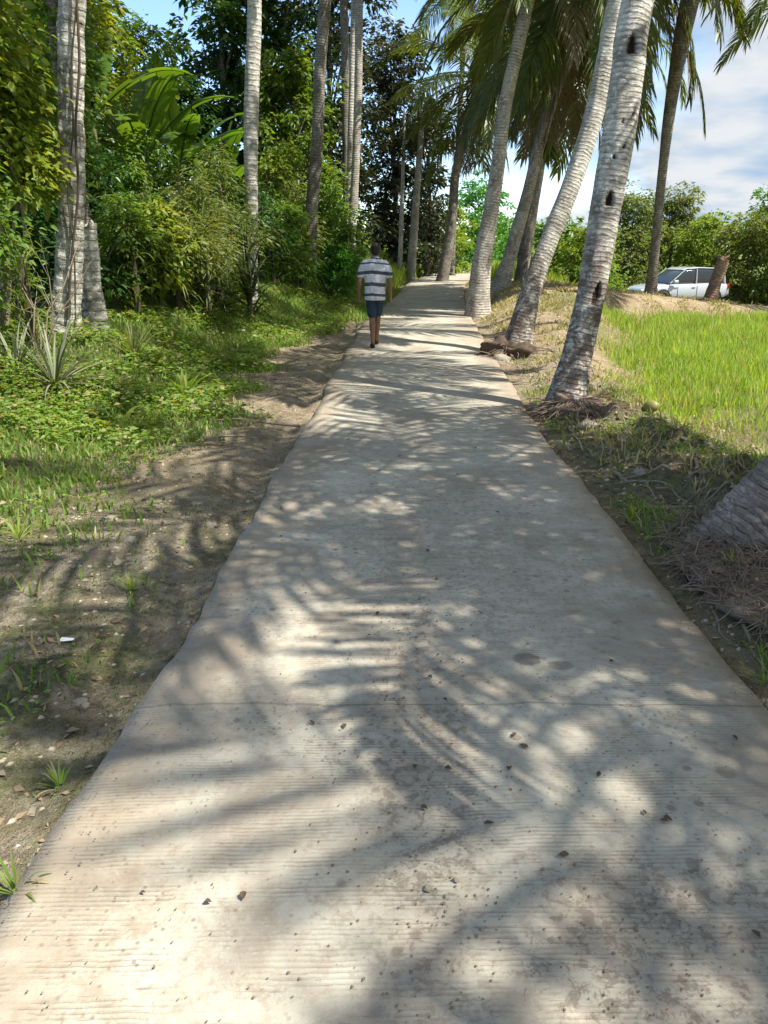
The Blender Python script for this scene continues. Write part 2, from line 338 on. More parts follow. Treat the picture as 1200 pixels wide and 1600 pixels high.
def road_material():
    t = NT('grooved_concrete'); p = t.pos(); x, y, z = t.xyz(p)
    n1 = t.noise(p, .9, 5, .6); n2 = t.noise(p, 4, 6, .65); n3 = t.noise(p, 26, 6, .75); n4 = t.noise(p, 130, 3, .7)
    slab = t.math('FLOOR', t.math('DIVIDE', t.math('ADD', y, .95), 3.35))
    wn_ = t.n('ShaderNodeTexWhiteNoise', noise_dimensions='1D'); t.l(slab, wn_.inputs['W'])
    base = t.mix(t.step(n1, .3, .7), (.36, .34, .28), (.51, .48, .395))
    base = t.mix(t.math('MULTIPLY', wn_.outputs[0], .35), base, (.33, .315, .26))
    base = t.mix(t.math('MULTIPLY', t.step(n2, .45, .7), .45), base, (.36, .31, .24))
    base = t.mix(t.math('MULTIPLY', t.step(n3, .48, .62), .55), base, (.31, .25, .19))
    base = t.mix(t.math('MULTIPLY', t.step(t.noise(p, 2.2, 6, .75, .8), .50, .60), .40), base, (.27, .215, .16))
    base = t.mix(t.math('MULTIPLY', t.step(t.noise(p, 9, 6, .8, .3), .55, .64), .5), base, (.24, .19, .145))
    base = t.mix(t.math('MULTIPLY', t.step(n4, .56, .7), .45), base, (.58, .53, .45))
    # transverse broom grooves
    yw = t.math('ADD', y, t.math('MULTIPLY', t.math('SUBTRACT', t.noise(p, 1.6, 4, .6), .5), .05))
    yw = t.math('ADD', yw, t.math('MULTIPLY', x, -.012))
    fr = t.math('FRACT', t.math('DIVIDE', yw, .0148))
    g = t.math('MULTIPLY', t.step(fr, 0, .25), t.math('SUBTRACT', 1.0, t.step(fr, .45, .75)))
    mp = t.n('ShaderNodeMapping'); t.l(p, mp.inputs[0]); mp.inputs['Scale'].default_value = (3.0, 16, 1)
    brk = t.math('MULTIPLY', t.step(t.noise(mp.outputs[0], 1.0, 4, .75), .42, .58), t.math('MULTIPLY_ADD', t.step(t.noise(p, 3.1, 6, .8, .6), .40, .56), .75, .25))
    wear = t.step(t.noise(p, .8, 4, .6), .33, .56)
    g = t.math('MULTIPLY', g, t.math('MULTIPLY', brk, t.math('MULTIPLY_ADD', wear, .8, .2)))
    base = t.mix(t.math('MULTIPLY', g, .42), base, (.15, .125, .10))
    # spatter stains, pits
    vo = t.n('ShaderNodeTexVoronoi'); t.l(p, vo.inputs['Vector']); vo.inputs['Scale'].default_value = 11
    spots = t.math('MULTIPLY', t.math('SUBTRACT', 1.0, t.step(t.math('ADD', vo.outputs[0], t.math('MULTIPLY', n3, .22)), .22, .34)), t.step(t.noise(p, 1.2, 3), .49, .58))
    base = t.mix(t.math('MULTIPLY', spots, .7), base, (.16, .13, .105))
    vo2 = t.n('ShaderNodeTexVoronoi'); t.l(p, vo2.inputs['Vector']); vo2.inputs['Scale'].default_value = 34
    pits = t.math('MULTIPLY', t.math('SUBTRACT', 1.0, t.step(t.math('ADD', vo2.outputs[0], t.math('MULTIPLY', n3, .2)), .24, .34)), t.step(t.noise(p, 1.7, 3), .47, .56))
    base = t.mix(t.math('MULTIPLY', pits, .6), base, (.13, .11, .09))
    def blot(cx, cy, rx, ry, a):
        nonlocal base
        d = t.math('ADD', t.math('POWER', t.math('DIVIDE', t.math('SUBTRACT', x, cx), rx), 2), t.math('POWER', t.math('DIVIDE', t.math('SUBTRACT', y, cy), ry), 2))
        d = t.math('ADD', d, t.math('MULTIPLY', t.math('SUBTRACT', n3, .5), 2.6))
        base = t.mix(t.math('MULTIPLY', t.math('SUBTRACT', 1.0, t.step(d, .7, 1.15)), a), base, (.145, .12, .10))
    for px, py, rx, ry, a in ((823, 1030, .058, .05, .75), (876, 1040, .055, .035, .6), (650, 1200, .05, .02, .6), (1135, 1205, .035, .03, .55), (1083, 1350, .02, .025, .5), (805, 1152, .022, .018, .6)):
        d_ = ray(px, py); k = -CAM_H/d_[2]; blot(float(d_[0]*k), float(d_[1]*k), rx, ry, a)
    # brown soil spill along both edges and down the middle
    at_ = t.n('ShaderNodeAttribute', attribute_name='edge').outputs['Fac']
    sp_ = t.math('MULTIPLY', t.step(t.math('ADD', at_, t.math('MULTIPLY', t.math('SUBTRACT', n2, .5), .9)), .55, 1.05), .65)
    base = t.mix(sp_, base, t.mix(n3, (.19, .14, .095), (.33, .26, .18)))
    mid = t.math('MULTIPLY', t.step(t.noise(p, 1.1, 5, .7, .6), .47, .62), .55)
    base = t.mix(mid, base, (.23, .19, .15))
    def zone(cx, cy, rx, ry):
        d = t.math('ADD', t.math('POWER', t.math('DIVIDE', t.math('SUBTRACT', x, cx), rx), 2), t.math('POWER', t.math('DIVIDE', t.math('SUBTRACT', y, cy), ry), 2))
        return t.math('SUBTRACT', 1.0, t.step(d, .2, 1.3))
    crum = t.math('MAXIMUM', t.math('MAXIMUM', zone(.12, 2.2, .22, 1.3), zone(.75, 1.25, .7, .5)), t.math('MULTIPLY', zone(.4, 4.0, .9, 1.5), .5))
    cm_ = t.math('MULTIPLY', t.step(t.math('ADD', t.noise(p, 24, 6, .8, .4), t.math('MULTIPLY', t.noise(p, 5, 4, .7), .5)), .76, .84), crum)
    base = t.mix(t.math('MULTIPLY', cm_, .7), base, (.13, .10, .08))
    base = t.mix(t.math('MULTIPLY', crum, .3), base, (.24, .195, .15))
    # construction joints
    jf = t.math('ABSOLUTE', t.math('SUBTRACT', t.math('FRACT', t.math('DIVIDE', t.math('ADD', t.math('ADD', y, .95), t.math('MULTIPLY', t.math('SUBTRACT', t.noise(p, 3, 4, .7), .5), .08)), 3.35)), .5))
    jo = t.step(jf, .4975, .499)
    base = t.mix(t.math('MULTIPLY', jo, .4), base, (.10, .08, .06))
    h = t.math('ADD', t.math('MULTIPLY', g, -1.0), t.math('MULTIPLY', n3, .7))
    h = t.math('ADD', h, t.math('MULTIPLY', n4, .35))
    return t.fin(t.bsdf(base, .9, t.bump(h, .004, .65), .25))
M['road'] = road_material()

# ------------------------------------------------------------------ ground, road, hills
def axis(lo, hi, step, far_lo, far_hi, g=1.16):
    a = list(np.arange(lo, hi, step)); s = step; v = a[-1]; up = []
    while v < far_hi: s *= g; v += s; up.append(v)
    s = step; v = lo; dn = []
    while v > far_lo: s *= g; v -= s; dn.append(v)
    return np.array(dn[::-1] + a + up)
xs = axis(-5.5, 8.0, .055, -600, 600, 1.10)
ys = np.concatenate([np.arange(-8, .5, .25), np.arange(.5, 13, .055), np.arange(13, 30, .12), axis(30, 60, .5, 29.9, 900, 1.15)[1:]])
ys = np.unique(np.round(ys, 4))
X, Y = np.meshgrid(xs, ys); Z = terrain(X, Y)
nx, ny = len(xs), len(ys)
idx = np.arange(nx*ny).reshape(ny, nx)
F = np.stack([idx[:-1, :-1], idx[:-1, 1:], idx[1:, 1:], idx[1:, :-1]], -1).reshape(-1, 4)
me = raw_mesh('ground', np.stack([X, Y, Z], -1).reshape(-1, 3), F, M['ground'])
tag(link('ground', me), kind='structure')

ry_ = np.concatenate([np.arange(-6, 14, .05), np.arange(14, 80, .25)])
nc = 30; rows = []; edge = []
l_ = roadL(ry_) + .008*(vnoise(ry_*9, ry_*0, 8)-.5)*2; r_ = roadR(ry_) + .008*(vnoise(ry_*8, ry_*0, 9)-.5)*2
for i in range(nc):
    k = i/(nc-1); xk = l_ + (r_-l_)*k
    zk = .012*fbm(xk*1.5, ry_*1.5, 61) - .012*(abs(2*k-1)**10)
    rows.append(np.stack([xk, ry_, zk], -1)); edge.append(np.full(len(ry_), 1 - min(k, 1-k)*2))
drop_l = rows[0] + np.stack([.012+0*ry_, 0*ry_, -.15+0*ry_], -1); drop_r = rows[-1] + np.stack([-.012+0*ry_, 0*ry_, -.15+0*ry_], -1)
rows = [drop_l]+rows+[drop_r]; edge = [edge[0]]+edge+[edge[-1]]
G = np.stack(rows, 1); E = np.stack(edge, 1); n0, n1_ = G.shape[:2]
idx = np.arange(n0*n1_).reshape(n0, n1_)
F = np.stack([idx[:-1, :-1], idx[:-1, 1:], idx[1:, 1:], idx[1:, :-1]], -1).reshape(-1, 4)
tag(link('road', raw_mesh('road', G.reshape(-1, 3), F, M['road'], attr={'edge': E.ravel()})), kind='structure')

ax = np.linspace(-900, 900, 160); rr = np.linspace(0, 1, 24)
HX, HR = np.meshgrid(ax, rr); prof = 24*(1-np.abs(2*HR-1)**1.6)*(.5+fbm(HX/170+3, HR*1.5, 71)*1.9)
hills_y = 620 + 260*HR
m_hill = leafmat('hill_wood', [(.05, .09, .04), (.07, .12, .05)], 0.0, .9)
idx = np.arange(160*24).reshape(24, 160)
F = np.stack([idx[:-1, :-1], idx[:-1, 1:], idx[1:, 1:], idx[1:, :-1]], -1).reshape(-1, 4)
tag(link('hills', raw_mesh('hills', np.stack([HX, hills_y, prof-2], -1).reshape(-1, 3), F, m_hill)), kind='structure')

# ------------------------------------------------------------------ vegetation builders
def unit(v): return v/np.maximum(np.linalg.norm(v, axis=-1, keepdims=True), 1e-9)
def leaf_geo(P, D, N, L, W, droop=.25, fold=.18, fine=True):
    D = unit(D); S = unit(np.cross(D, N)); N = np.cross(S, D); n = len(P)
    L = np.broadcast_to(np.asarray(L, float), (n,))[:, None]; W = np.broadcast_to(np.asarray(W, float), (n,))[:, None]
    def v(t, s):
        q = P + D*L*t + S*W*s + N*W*abs(s)*2*fold; q = q.copy(); q[:, 2] -= (droop*L[:, 0]*t*t); return q
    if fine:
        V = np.stack([v(0, 0), v(.28, -.46), v(.28, .46), v(.65, -.36), v(.65, .36), v(1, 0), v(.46, 0)], 1)
        T = np.array([[0, 6, 1], [0, 2, 6], [1, 6, 3], [2, 4, 6], [3, 6, 5], [6, 4, 5]])
    else:
        V = np.stack([v(0, 0), v(.42, -.5), v(.42, .5), v(1, 0)], 1); T = np.array([[0, 3, 1], [0, 2, 3]])
    k = V.shape[1]
    return V.reshape(-1, 3), (T[None] + (np.arange(n)*k)[:, None, None]).reshape(-1, 3)
def tube(mb, pts, rad, sides=7, cap=False):
    pts = np.asarray(pts, float); n = len(pts); rad = np.broadcast_to(np.asarray(rad, float), (n,))
    T = unit(np.gradient(pts, axis=0)); up = np.array([.3, .9, .1]) if abs(T[0][1]) < .8 else np.array([1, 0, .2])
    A = unit(np.cross(T, up)); B = np.cross(T, A)
    a = np.linspace(0, 2*PI, sides, endpoint=False)
    V = pts[:, None] + rad[:, None, None]*(A[:, None]*np.cos(a)[None, :, None] + B[:, None]*np.sin(a)[None, :, None])
    idx = np.arange(n*sides).reshape(n, sides); j = np.roll(idx, -1, 1)
    F = np.stack([idx[:-1], j[:-1], j[1:], idx[1:]], -1).reshape(-1, 4)
    mb.add(V.reshape(-1, 3), F)
def catmull(P, n):
    P = np.asarray(P, float); P = np.vstack([2*P[0]-P[1], P, 2*P[-1]-P[-2]]); out = []
    for i in range(1, len(P)-2):
        t = np.linspace(0, 1, n, endpoint=False)[:, None]
        p0, p1, p2, p3 = P[i-1], P[i], P[i+1], P[i+2]
        out.append(.5*((2*p1)+(-p0+p2)*t+(2*p0-5*p1+4*p2-p3)*t**2+(-p0+3*p1-3*p2+p3)*t**3))
    out.append(P[-2][None]); return np.vstack(out)

def crown_geo(rng, blobs, n, L, W, per=26, fine=False, droop=.3, up=.35, cl=.16, shell=.5):
    """leaf clumps spread through ellipsoid blobs: (cx,cy,cz,rx,ry,rz)"""
    B = np.array(blobs, float); vol = B[:, 3]*B[:, 4] + B[:, 4]*B[:, 5] + B[:, 3]*B[:, 5]; nc = max(4, n//per)
    b = B[rng.choice(len(B), nc, p=vol/vol.sum())]
    d = unit(rng.normal(size=(nc, 3))); d[:, 2] = np.where(d[:, 2] < -.5, -d[:, 2], d[:, 2])
    r = 1 - shell*rng.random(nc)**1.6 + .2*rng.normal(size=nc)
    cc = b[:, :3] + d*b[:, 3:6]*r[:, None]
    sz = cl*(b[:, 3:6].mean(1))*(.6+.8*rng.random(nc))
    k = rng.integers(0, nc, n)
    off = rng.normal(size=(n, 3))*[1, 1, .7]
    P = cc[k] + off*sz[k][:, None]
    out = unit(d[k]*.8 + off*.5 + rng.normal(size=(n, 3))*.5)
    D = unit(out*[1, 1, .5] + [0, 0, -.15]); N = unit(rng.normal(size=(n, 3))*.55 + [SUN.x*.2, 0, up+.5] + out*.3)
    l = L*(.6+.7*rng.random(n))
    return leaf_geo(P, D, N, l, l*W/L, droop, .18, fine), cc
def bush(name, px, y, hw, h, mat, label, cat='bush', L=.09, W=.04, n=4500, seed=0, group=None, x=None, fine=True, z0=None, droop=.35, narrow=1, cl=.16, stems=7, base=.12):
    rng = np.random.default_rng(seed)
    if x is None: x = (px-600)/FPX*(y*cp)
    z = tz(x, y) if z0 is None else z0
    root = empty(name, (x, y, z-.03), label, cat, group)
    blobs = []
    nb = max(4, int(4 + h*1.6))
    for i in range(nb):
        k = (i+.5)/nb; ww = hw*(.55+.45*math.sin(PI*min(1, k*1.05+.12)))*narrow
        a = rng.random()*2*PI; o = hw*.45*rng.random()**.5
        rz = max(.22, h/nb*1.1)*(.8+.5*rng.random()); rx = ww*(.45+.35*rng.random())
        blobs.append((math.cos(a)*o, math.sin(a)*o, base*h + (h*(1-base)-rz*.8)*k, rx, rx*(.8+.4*rng.random()), rz))
    (V, F), cc = crown_geo(rng, blobs, int(n*1.35), L*.85, W*.85, fine=fine, droop=droop, cl=cl*1.5, per=18, shell=.7)
    link('foliage', raw_mesh('foliage', V, F, mat, smooth=False), root)
    mb = MB()
    for i in range(stems):
        c = cc[rng.integers(0, len(cc))]; a = rng.random()*2*PI
        b0 = np.array([math.cos(a)*hw*.18, math.sin(a)*hw*.18, -.05]); m = (b0+c)/2 + rng.normal(size=3)*hw*.12 + [0, 0, h*.08]
        tube(mb, catmull([b0, m, c], 5), np.linspace(.018, .005, 11)*(1+h*.18), 5)
    mb.obj('stem', M['twig'], root)
    return root
def tree(name, x, y, h, hw, zc, mat, label, L=.22, W=.11, n=11000, seed=0, group=None, tr=.16, lean=(0, 0), bark='bark_dim', per=30, cl=.15, blobs=None, fine=False, nb=13):
    """zc: height where the crown starts"""
    rng = np.random.default_rng(seed); z = tz(x, y)
    root = empty(name, (x, y, z-.05), label, 'tree', group)
    if blobs is None:
        blobs = []
        for i in range(nb):
            k = (i+.5)/nb; ww = hw*(.35+.65*math.sin(PI*min(1, k*.85+.12)))
            a = i*2.4+rng.random(); o = ww*.55*rng.random()**.4; r0 = hw*(.36+.22*rng.random())
            blobs.append((lean[0]*k+math.cos(a)*o, lean[1]*k+math.sin(a)*o, zc+(h-zc-r0*.7)*k, r0, r0, r0*.72))
    (V, F), cc = crown_geo(rng, blobs, n, L, W, per=per, fine=fine, cl=cl)
    link('crown', raw_mesh('crown', V, F, mat, smooth=False), root)
    mb = MB(); top = np.array([lean[0]*.8, lean[1]*.8, h*.86])
    sp_ = catmull([[0, 0, -.1], [lean[0]*.1+.15*rng.normal(), .1*rng.normal(), h*.3], top*.62+[0, 0, .04*h], top], 8)
    tube(mb, sp_, np.interp(np.linspace(0, 1, len(sp_)), [0, .06, .5, 1], [tr*1.5, tr, tr*.6, tr*.12]), 10)
    for bl in blobs:
        c = np.array(bl[:3]); j = int(np.clip((c[2]/h-.22), .1, .8)*(len(sp_)-1)); s0 = sp_[j]
        m = (s0+c)/2+rng.normal(size=3)*hw*.06+[0, 0, .1]
        tube(mb, catmull([s0, m, c], 5), np.linspace(tr*.4, tr*.07, 11), 6)
    me = mb.mesh('trunk', M[bark]); link('trunk', me, root)
    return root

# palm fronds (shared meshes)
def frond_mesh(name, seed, elev, droop, length=3.6, npair=62, lw=.042, ll=.85, hang=.6, mat='frond'):
    rng = np.random.default_rng(seed); n = 26
    t = np.linspace(0, 1, n); th = R(elev) - R(droop)*t**1.35
    seg = length/(n-1); px_ = np.concatenate([[0], np.cumsum(np.cos(th[:-1])*seg)]); pz_ = np.concatenate([[0], np.cumsum(np.sin(th[:-1])*seg)])
    sway = rng.normal()*.25; py_ = sway*t**2
    P = np.stack([px_, py_, pz_], -1)
    mb = MB(); tube(mb, P, np.interp(t, [0, .08, .3, 1], [.055, .03, .02, .004]), 5)
    k = np.linspace(.14, .985, npair); VV = []; FF = []; nv = 0
    for sgn in (-1, 1):
        kk = k + rng.normal(size=npair)*.004
        base = np.stack([np.interp(kk, t, P[:, i]) for i in range(3)], -1)
        tan = unit(np.stack([np.interp(kk, t, np.gradient(P[:, i])) for i in range(3)], -1))
        sd = np.cross(tan, [0, 0, 1.]); sd = unit(sd)*sgn
        upv = unit(np.cross(sd*sgn, tan))
        ang = np.interp(kk, [0, .5, 1], [.95, .75, .35])[:, None] + rng.normal(size=(npair, 1))*.07
        d0 = unit(tan*np.cos(ang*1.3) + sd*np.sin(ang*1.3) + upv*.18)
        Lf = ll*np.interp(kk, [.1, .3, .6, 1], [.55, 1, .95, .35])*(.85+.3*rng.random(npair))
        h = hang*(.6+.7*rng.random(npair)); Wf = lw*(.8+.4*rng.random(npair))
        pts = [base]; d = d0.copy(); m = 4
        for j in range(m):
            d = unit(d + np.array([0, 0, -1.])*(h*.42)[:, None]*(1 if j else .35)); pts.append(pts[-1] + d*(Lf/m)[:, None])
        wd = unit(np.cross(d0, upv + rng.normal(size=(npair, 3))*.3))
        wf = [.5, 1, .9, .55, .05]
        A = np.stack([p + wd*(Wf*wf[i]*.5)[:, None] for i, p in enumerate(pts)], 1); B = np.stack([p - wd*(Wf*wf[i]*.5)[:, None] for i, p in enumerate(pts)], 1)
        V = np.concatenate([A, B], 1)          # 10 per leaflet
        T = np.array([[i, i+1, i+6, i+5] for i in range(m)])
        Fq = (T[None] + (np.arange(npair)*10)[:, None, None]).reshape(-1, 4)
        mb.add(V.reshape(-1, 3), Fq)
    return mb.mesh(name, M[mat], False)
FR = []
for i, (e, dr, ln, hg) in enumerate(((72, 70, 3.3, .45), (55, 85, 3.7, .5), (38, 85, 3.9, .6), (20, 85, 3.9, .7), (0, 75, 3.8, .85), (-22, 58, 3.6, .95), (-45, 38, 3.3, 1.0))):
    FR.append(frond_mesh('frond', 100+i, e, dr, ln, hang=hg))
FR_PALE = [frond_mesh('frond', 130+i, e, dr, 3.6, hang=hg, mat='frond_pale') for i, (e, dr, hg) in enumerate(((60, 80, .45), (25, 85, .65), (-10, 65, .8)))]
FR_DRY = [frond_mesh('dead_frond', 120+i, e, dr, 2.9, hang=1.1, mat='frond_dry', npair=46, lw=.03) for i, (e, dr) in enumerate(((-58, 26), (-68, 18)))]
nut_rng = np.random.default_rng(5)
def nut_mesh():
    u = np.linspace(0, PI, 9); v = np.linspace(0, 2*PI, 12, endpoint=False)
    U, Vv = np.meshgrid(u, v, indexing='ij'); rr_ = .105*(1+.06*np.cos(3*Vv)*np.sin(U))
    P = np.stack([rr_*np.sin(U)*np.cos(Vv), rr_*np.sin(U)*np.sin(Vv), .135*np.cos(U)], -1).reshape(-1, 3)
    idx = np.arange(9*12).reshape(9, 12); j = np.roll(idx, -1, 1)
    return raw_mesh('coconut', P, np.stack([idx[:-1], idx[1:], j[1:], j[:-1]], -1).reshape(-1, 4), simple('coconut_husk', (.20, .19, .05), .5, .4, scale=14))
NUT = nut_mesh()

def palm_trunk(root, base, pts, rads, mat, seed=0, ring=.055, sides=24, rough=.0, notches=(), flare=1.35, dens=.02, name='trunk', jag=False, ringamp=.018):
    """pts world positions; notch: (height index fraction s in metres along trunk, angle, halfwidth, halfheight, depth)"""
    rng = np.random.default_rng(seed)
    P = catmull(pts, 40); seg = np.linalg.norm(np.diff(P, axis=0), axis=1); S = np.concatenate([[0], np.cumsum(seg)])
    ctrl_s = S[::40][:len(pts)]
    n = int(S[-1]/dens); s = np.linspace(0, S[-1], n); P = np.stack([np.interp(s, S, P[:, i]) for i in range(3)], -1)
    r = np.interp(s, np.interp(np.linspace(0, 1, len(rads)), np.linspace(0, 1, len(ctrl_s)), ctrl_s), rads) * (1 + (flare-1)*np.exp(-s/.28))
    T = unit(np.gradient(P, axis=0)); A = unit(np.cross(T, [0, 1, .001])); B = np.cross(A, T)   # A ~ +x? B ~ towards viewer or away
    A = np.where(A[:, :1] < 0, -A, A); B = np.cross(T, A); B = np.where(B[:, 1:2] > 0, -B, B)    # B points to -y (towards the path's start)
    a = np.linspace(0, 2*PI, sides, endpoint=False)
    Sg, Ag = np.meshgrid(s, a, indexing='ij')
    tilt = .02*np.sin(Ag+seed) + .03*vnoise(Sg*1.5, Ag*0+seed, seed)*np.cos(Ag)
    fr = np.mod((Sg+tilt+.02*vnoise(Ag*2, Sg*3, seed+1))/ring, 1)
    step = (fr**2)*ringamp*(.4+1.2*vnoise(Sg*6, Ag*.6, seed+9)) + .05*(vnoise(np.cos(Ag)*2.2+9, Sg*2+np.sin(Ag)*2.2, seed+2)-.5)*2
    step = step + rough*(vnoise(np.cos(Ag)*3+9, Sg*7+np.sin(Ag)*3, seed+3)-.4) + rough*.8*np.floor(3*vnoise(np.cos(Ag)*2+9, Sg*4.5+np.sin(Ag)*2, seed+7))/3
    lob = .09*np.exp(-Sg/.35)*np.cos(Ag*5+seed)
    rr_ = r[:, None]*(1+step+lob); cav = np.zeros_like(rr_)
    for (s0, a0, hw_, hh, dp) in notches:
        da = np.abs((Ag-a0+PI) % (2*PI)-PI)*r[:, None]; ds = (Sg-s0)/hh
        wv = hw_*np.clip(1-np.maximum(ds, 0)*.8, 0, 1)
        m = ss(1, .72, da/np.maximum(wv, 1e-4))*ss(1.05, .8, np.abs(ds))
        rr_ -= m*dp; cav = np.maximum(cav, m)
    if jag:
        top = S[-1] - .28*vnoise(Ag*1.6, Ag*0, seed+5)
        Sg2 = np.minimum(Sg, top); P = np.stack([np.interp(Sg2, s, P[:, i]) for i in range(3)], -1)
        V = P + rr_[..., None]*(A[:, None]*np.cos(a)[None, :, None] + B[:, None]*np.sin(a)[None, :, None])
    else:
        V = P[:, None] + rr_[..., None]*(A[:, None]*np.cos(a)[None, :, None] + B[:, None]*np.sin(a)[None, :, None])
    V = V - np.asarray(base)
    uv = np.stack([Ag/(2*PI), Sg], -1).reshape(-1, 2)
    idx = np.arange(n*sides).reshape(n, sides); j = np.roll(idx, -1, 1)
    F = np.stack([idx[:-1], j[:-1], j[1:], idx[1:]], -1).reshape(-1, 4)
    Vf = V.reshape(-1, 3)
    Vf = np.vstack([Vf, V[-1].mean(0)[None]]); uv = np.vstack([uv, [[0, S[-1]]]]); c = len(Vf)-1
    capf = np.stack([idx[-1], j[-1], np.full(sides, c), np.full(sides, c)], -1)
    F3 = np.concatenate([F[:, [0, 1, 2]], F[:, [0, 2, 3]], capf[:, :3]])
    cavf = np.append(cav.ravel(), 0)
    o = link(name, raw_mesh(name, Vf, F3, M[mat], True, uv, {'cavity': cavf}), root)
    return o, P[-1], T[-1]
PALM_GROUP = 'coconut palms along the path'
def palm(label, base, pts, rads, mat, seed, nf=24, scale=1.0, nuts=0, dry=3, crown=True, pale=False, group=PALM_GROUP, azoff=0, kmax=6, name='coconut_palm', **kw):
    base = np.asarray(base, float)
    root = empty(name, tuple(base), label, 'palm tree', group)
    o, top, T = palm_trunk(root, base, [base + [0, 0, -.15]] + [np.asarray(p, float) for p in pts], rads, mat, seed, **kw)
    if not crown: return root
    rng = np.random.default_rng(seed+77)
    ca = top - base
    q = Vector((0, 0, 1)).rotation_difference(Vector(T)); q = Quaternion((1, 0, 0, 0)).slerp(q, .6)
    for i in range(nf):
        k = i/(nf-1); az = azoff + i*2.39996 + rng.normal()*.12
        if pale: m = FR_PALE[min(2, int(k*3))]
        else: m = FR[min(kmax, int(k**.8*(kmax+1)))]
        f = link('frond', m, root); f.location = Vector(ca) + q @ Vector((math.cos(az)*.1, math.sin(az)*.1, .25*(1-k)-.1))
        f.rotation_mode = 'QUATERNION'
        f.rotation_quaternion = q @ Quaternion((0, 0, 1), az) @ Quaternion((0, 1, 0), rng.normal()*.10) @ Quaternion((1, 0, 0), rng.normal()*.25)
        s_ = scale*(.85+.3*rng.random()); f.scale = (s_, s_, s_)
    for i in range(dry):
        az = azoff + 1 + i*2.1 + rng.random(); f = link('dead_frond', FR_DRY[i % 2], root)
        f.location = Vector(ca) + Vector((math.cos(az)*.12, math.sin(az)*.12, -.25)); f.rotation_euler = (0, 0, az); f.scale = (scale,)*3
    for i in range(nuts):
        az = i*2.4; f = link('coconut', NUT, root); f.location = Vector(ca) + Vector((math.cos(az)*.25, math.sin(az)*.25, -.32-.09*(i % 4)))
        f.rotation_euler = (.4*math.sin(az), .3, az)
    return root
def extend(p0, p1, h, bend=(0, 0)):
    """carry the line p0->p1 on up to height h, with a gentle bend"""
    d = (p1-p0)/(p1[2]-p0[2]); q = p1 + d*(h-p1[2]); return q + np.array([bend[0], bend[1], 0])
def gbase(x, y): return np.array([x, y, tz(x, y)])

# ------------------------------------------------------------------ right hand palms
def palm_px(label, y0, pix, hcrown, rads, mat, seed, lean_y=0., bend=(0, 0), **kw):
    """pix: pixels of the trunk's centre line up to the top edge; y0: metres ahead of its foot"""
    b = at(pix[0][0], pix[0][1], y0); b[2] = tz(b[0], b[1]); pts = []
    for i, (a, c) in enumerate(pix[1:]):
        yy = y0 + lean_y*(i+1)/(len(pix)-1); pts.append(at(a, c, yy))
    tip = extend(pts[-2] if len(pts) > 1 else b, pts[-1], hcrown, bend)
    mid = (pts[-1]+tip)/2 - np.array([bend[0]*.2, bend[1]*.2, 0])
    return palm(label, b, pts+[mid, tip], rads, mat, seed, **kw)
B5 = at(878, 645, 7.75)
p5 = palm_px('large leaning coconut palm with dark notches cut in its ringed grey trunk', 7.75,
        [(876, 648), (900, 560), (922, 465), (941, 360), (964, 225), (981, 110), (997, 0)], 8.6, [.225, .155, .138, .148, .158, .150, .145, .145, .13], 'bark_big', 5, lean_y=.5, bend=(.8, .0), nf=19, nuts=6,
        ring=.05, sides=72, dens=.012, flare=1.25, notches=((3.60, PI/2+.1, .062, .085, .06), (2.25, PI/2+.1, .050, .07, .06), (3.0, PI/2-.5, .015, .02, .03), (2.93, PI/2+.1, .014, .02, .03), (2.72, PI/2-.25, .015, .02, .03), (2.62, PI/2+.3, .02, .018, .03), (1.35, PI/2-.2, .05, .12, .04)))
palm_px('coconut palm with strongly ringed trunk and dark root bole behind the large notched one', 12.0,
        [(803, 552), (829, 458), (858, 375), (890, 295), (922, 200), (948, 90), (966, 0)], 9.6, [.24, .16, .135, .138, .142, .145, .145, .14, .12], 'bark_big', 14, lean_y=.6, bend=(.6, .2), nf=17, azoff=.7, nuts=5, sides=40, flare=1.2)
palm_px('slim grey coconut palm at the path edge, left of the slanting one', 19.0,
        [(746, 492), (752, 415), (768, 325), (779, 250), (789, 165), (812, 60), (825, 0)], 8.6, [.30, .235, .18, .155, .15, .15, .15, .14, .12], 'bark_grey', 23, lean_y=0, bend=(.3, 0), nf=24, azoff=1.4, flare=1.35, scale=1.1)
palm_px('slanting coconut palm just behind and right of the slim grey one', 22.5,
        [(775, 478), (795, 405), (825, 300), (850, 200), (880, 105)], 8.1, [.28, .19, .155, .15, .15, .15, .13], 'bark_grey', 31, bend=(.1, 0), nf=29, azoff=2.2, scale=1.3, nuts=5, dry=6)
palm_px('thin upright coconut palm standing on the dirt bank beyond the slanting one', 29.0,
        [(815, 430), (832, 340), (845, 260), (862, 150)], 8.7, [.2, .15, .14, .14, .14, .12], 'bark_grey', 37, nf=30, azoff=.3, scale=1.4, dry=6)
palm_px('tall slim brownish grey coconut palm on the dirt bank in front of the parked car', 22.6,
        [(1018, 448), (1028, 340), (1040, 225), (1055, 120), (1078, 0)], 10.4, [.17, .12, .12, .15, .20, .23, .22, .18], 'bark_dim', 41, lean_y=-1.2, bend=(.2, 0), nf=15, azoff=1.0, scale=1.05, nuts=4, dry=1, kmax=4)
palm_px('dark curved coconut palm at the far bend of the path', 38.0,
        [(690, 412), (706, 345), (712, 270), (728, 205)], 8.6, [.30, .22, .2, .19, .18, .15], 'bark_dim', 43, nf=28, azoff=.9, scale=1.3, dry=7)
palm_px('grey coconut palm hung with dead fronds behind the large notched one', 17.0,
        [(925, 520), (945, 400), (985, 240), (1012, 110), (1030, 0)], 8.6, [.01, .01, .01, .01, .01, .01, .01], 'bark_dim', 47, nf=22) if False else None
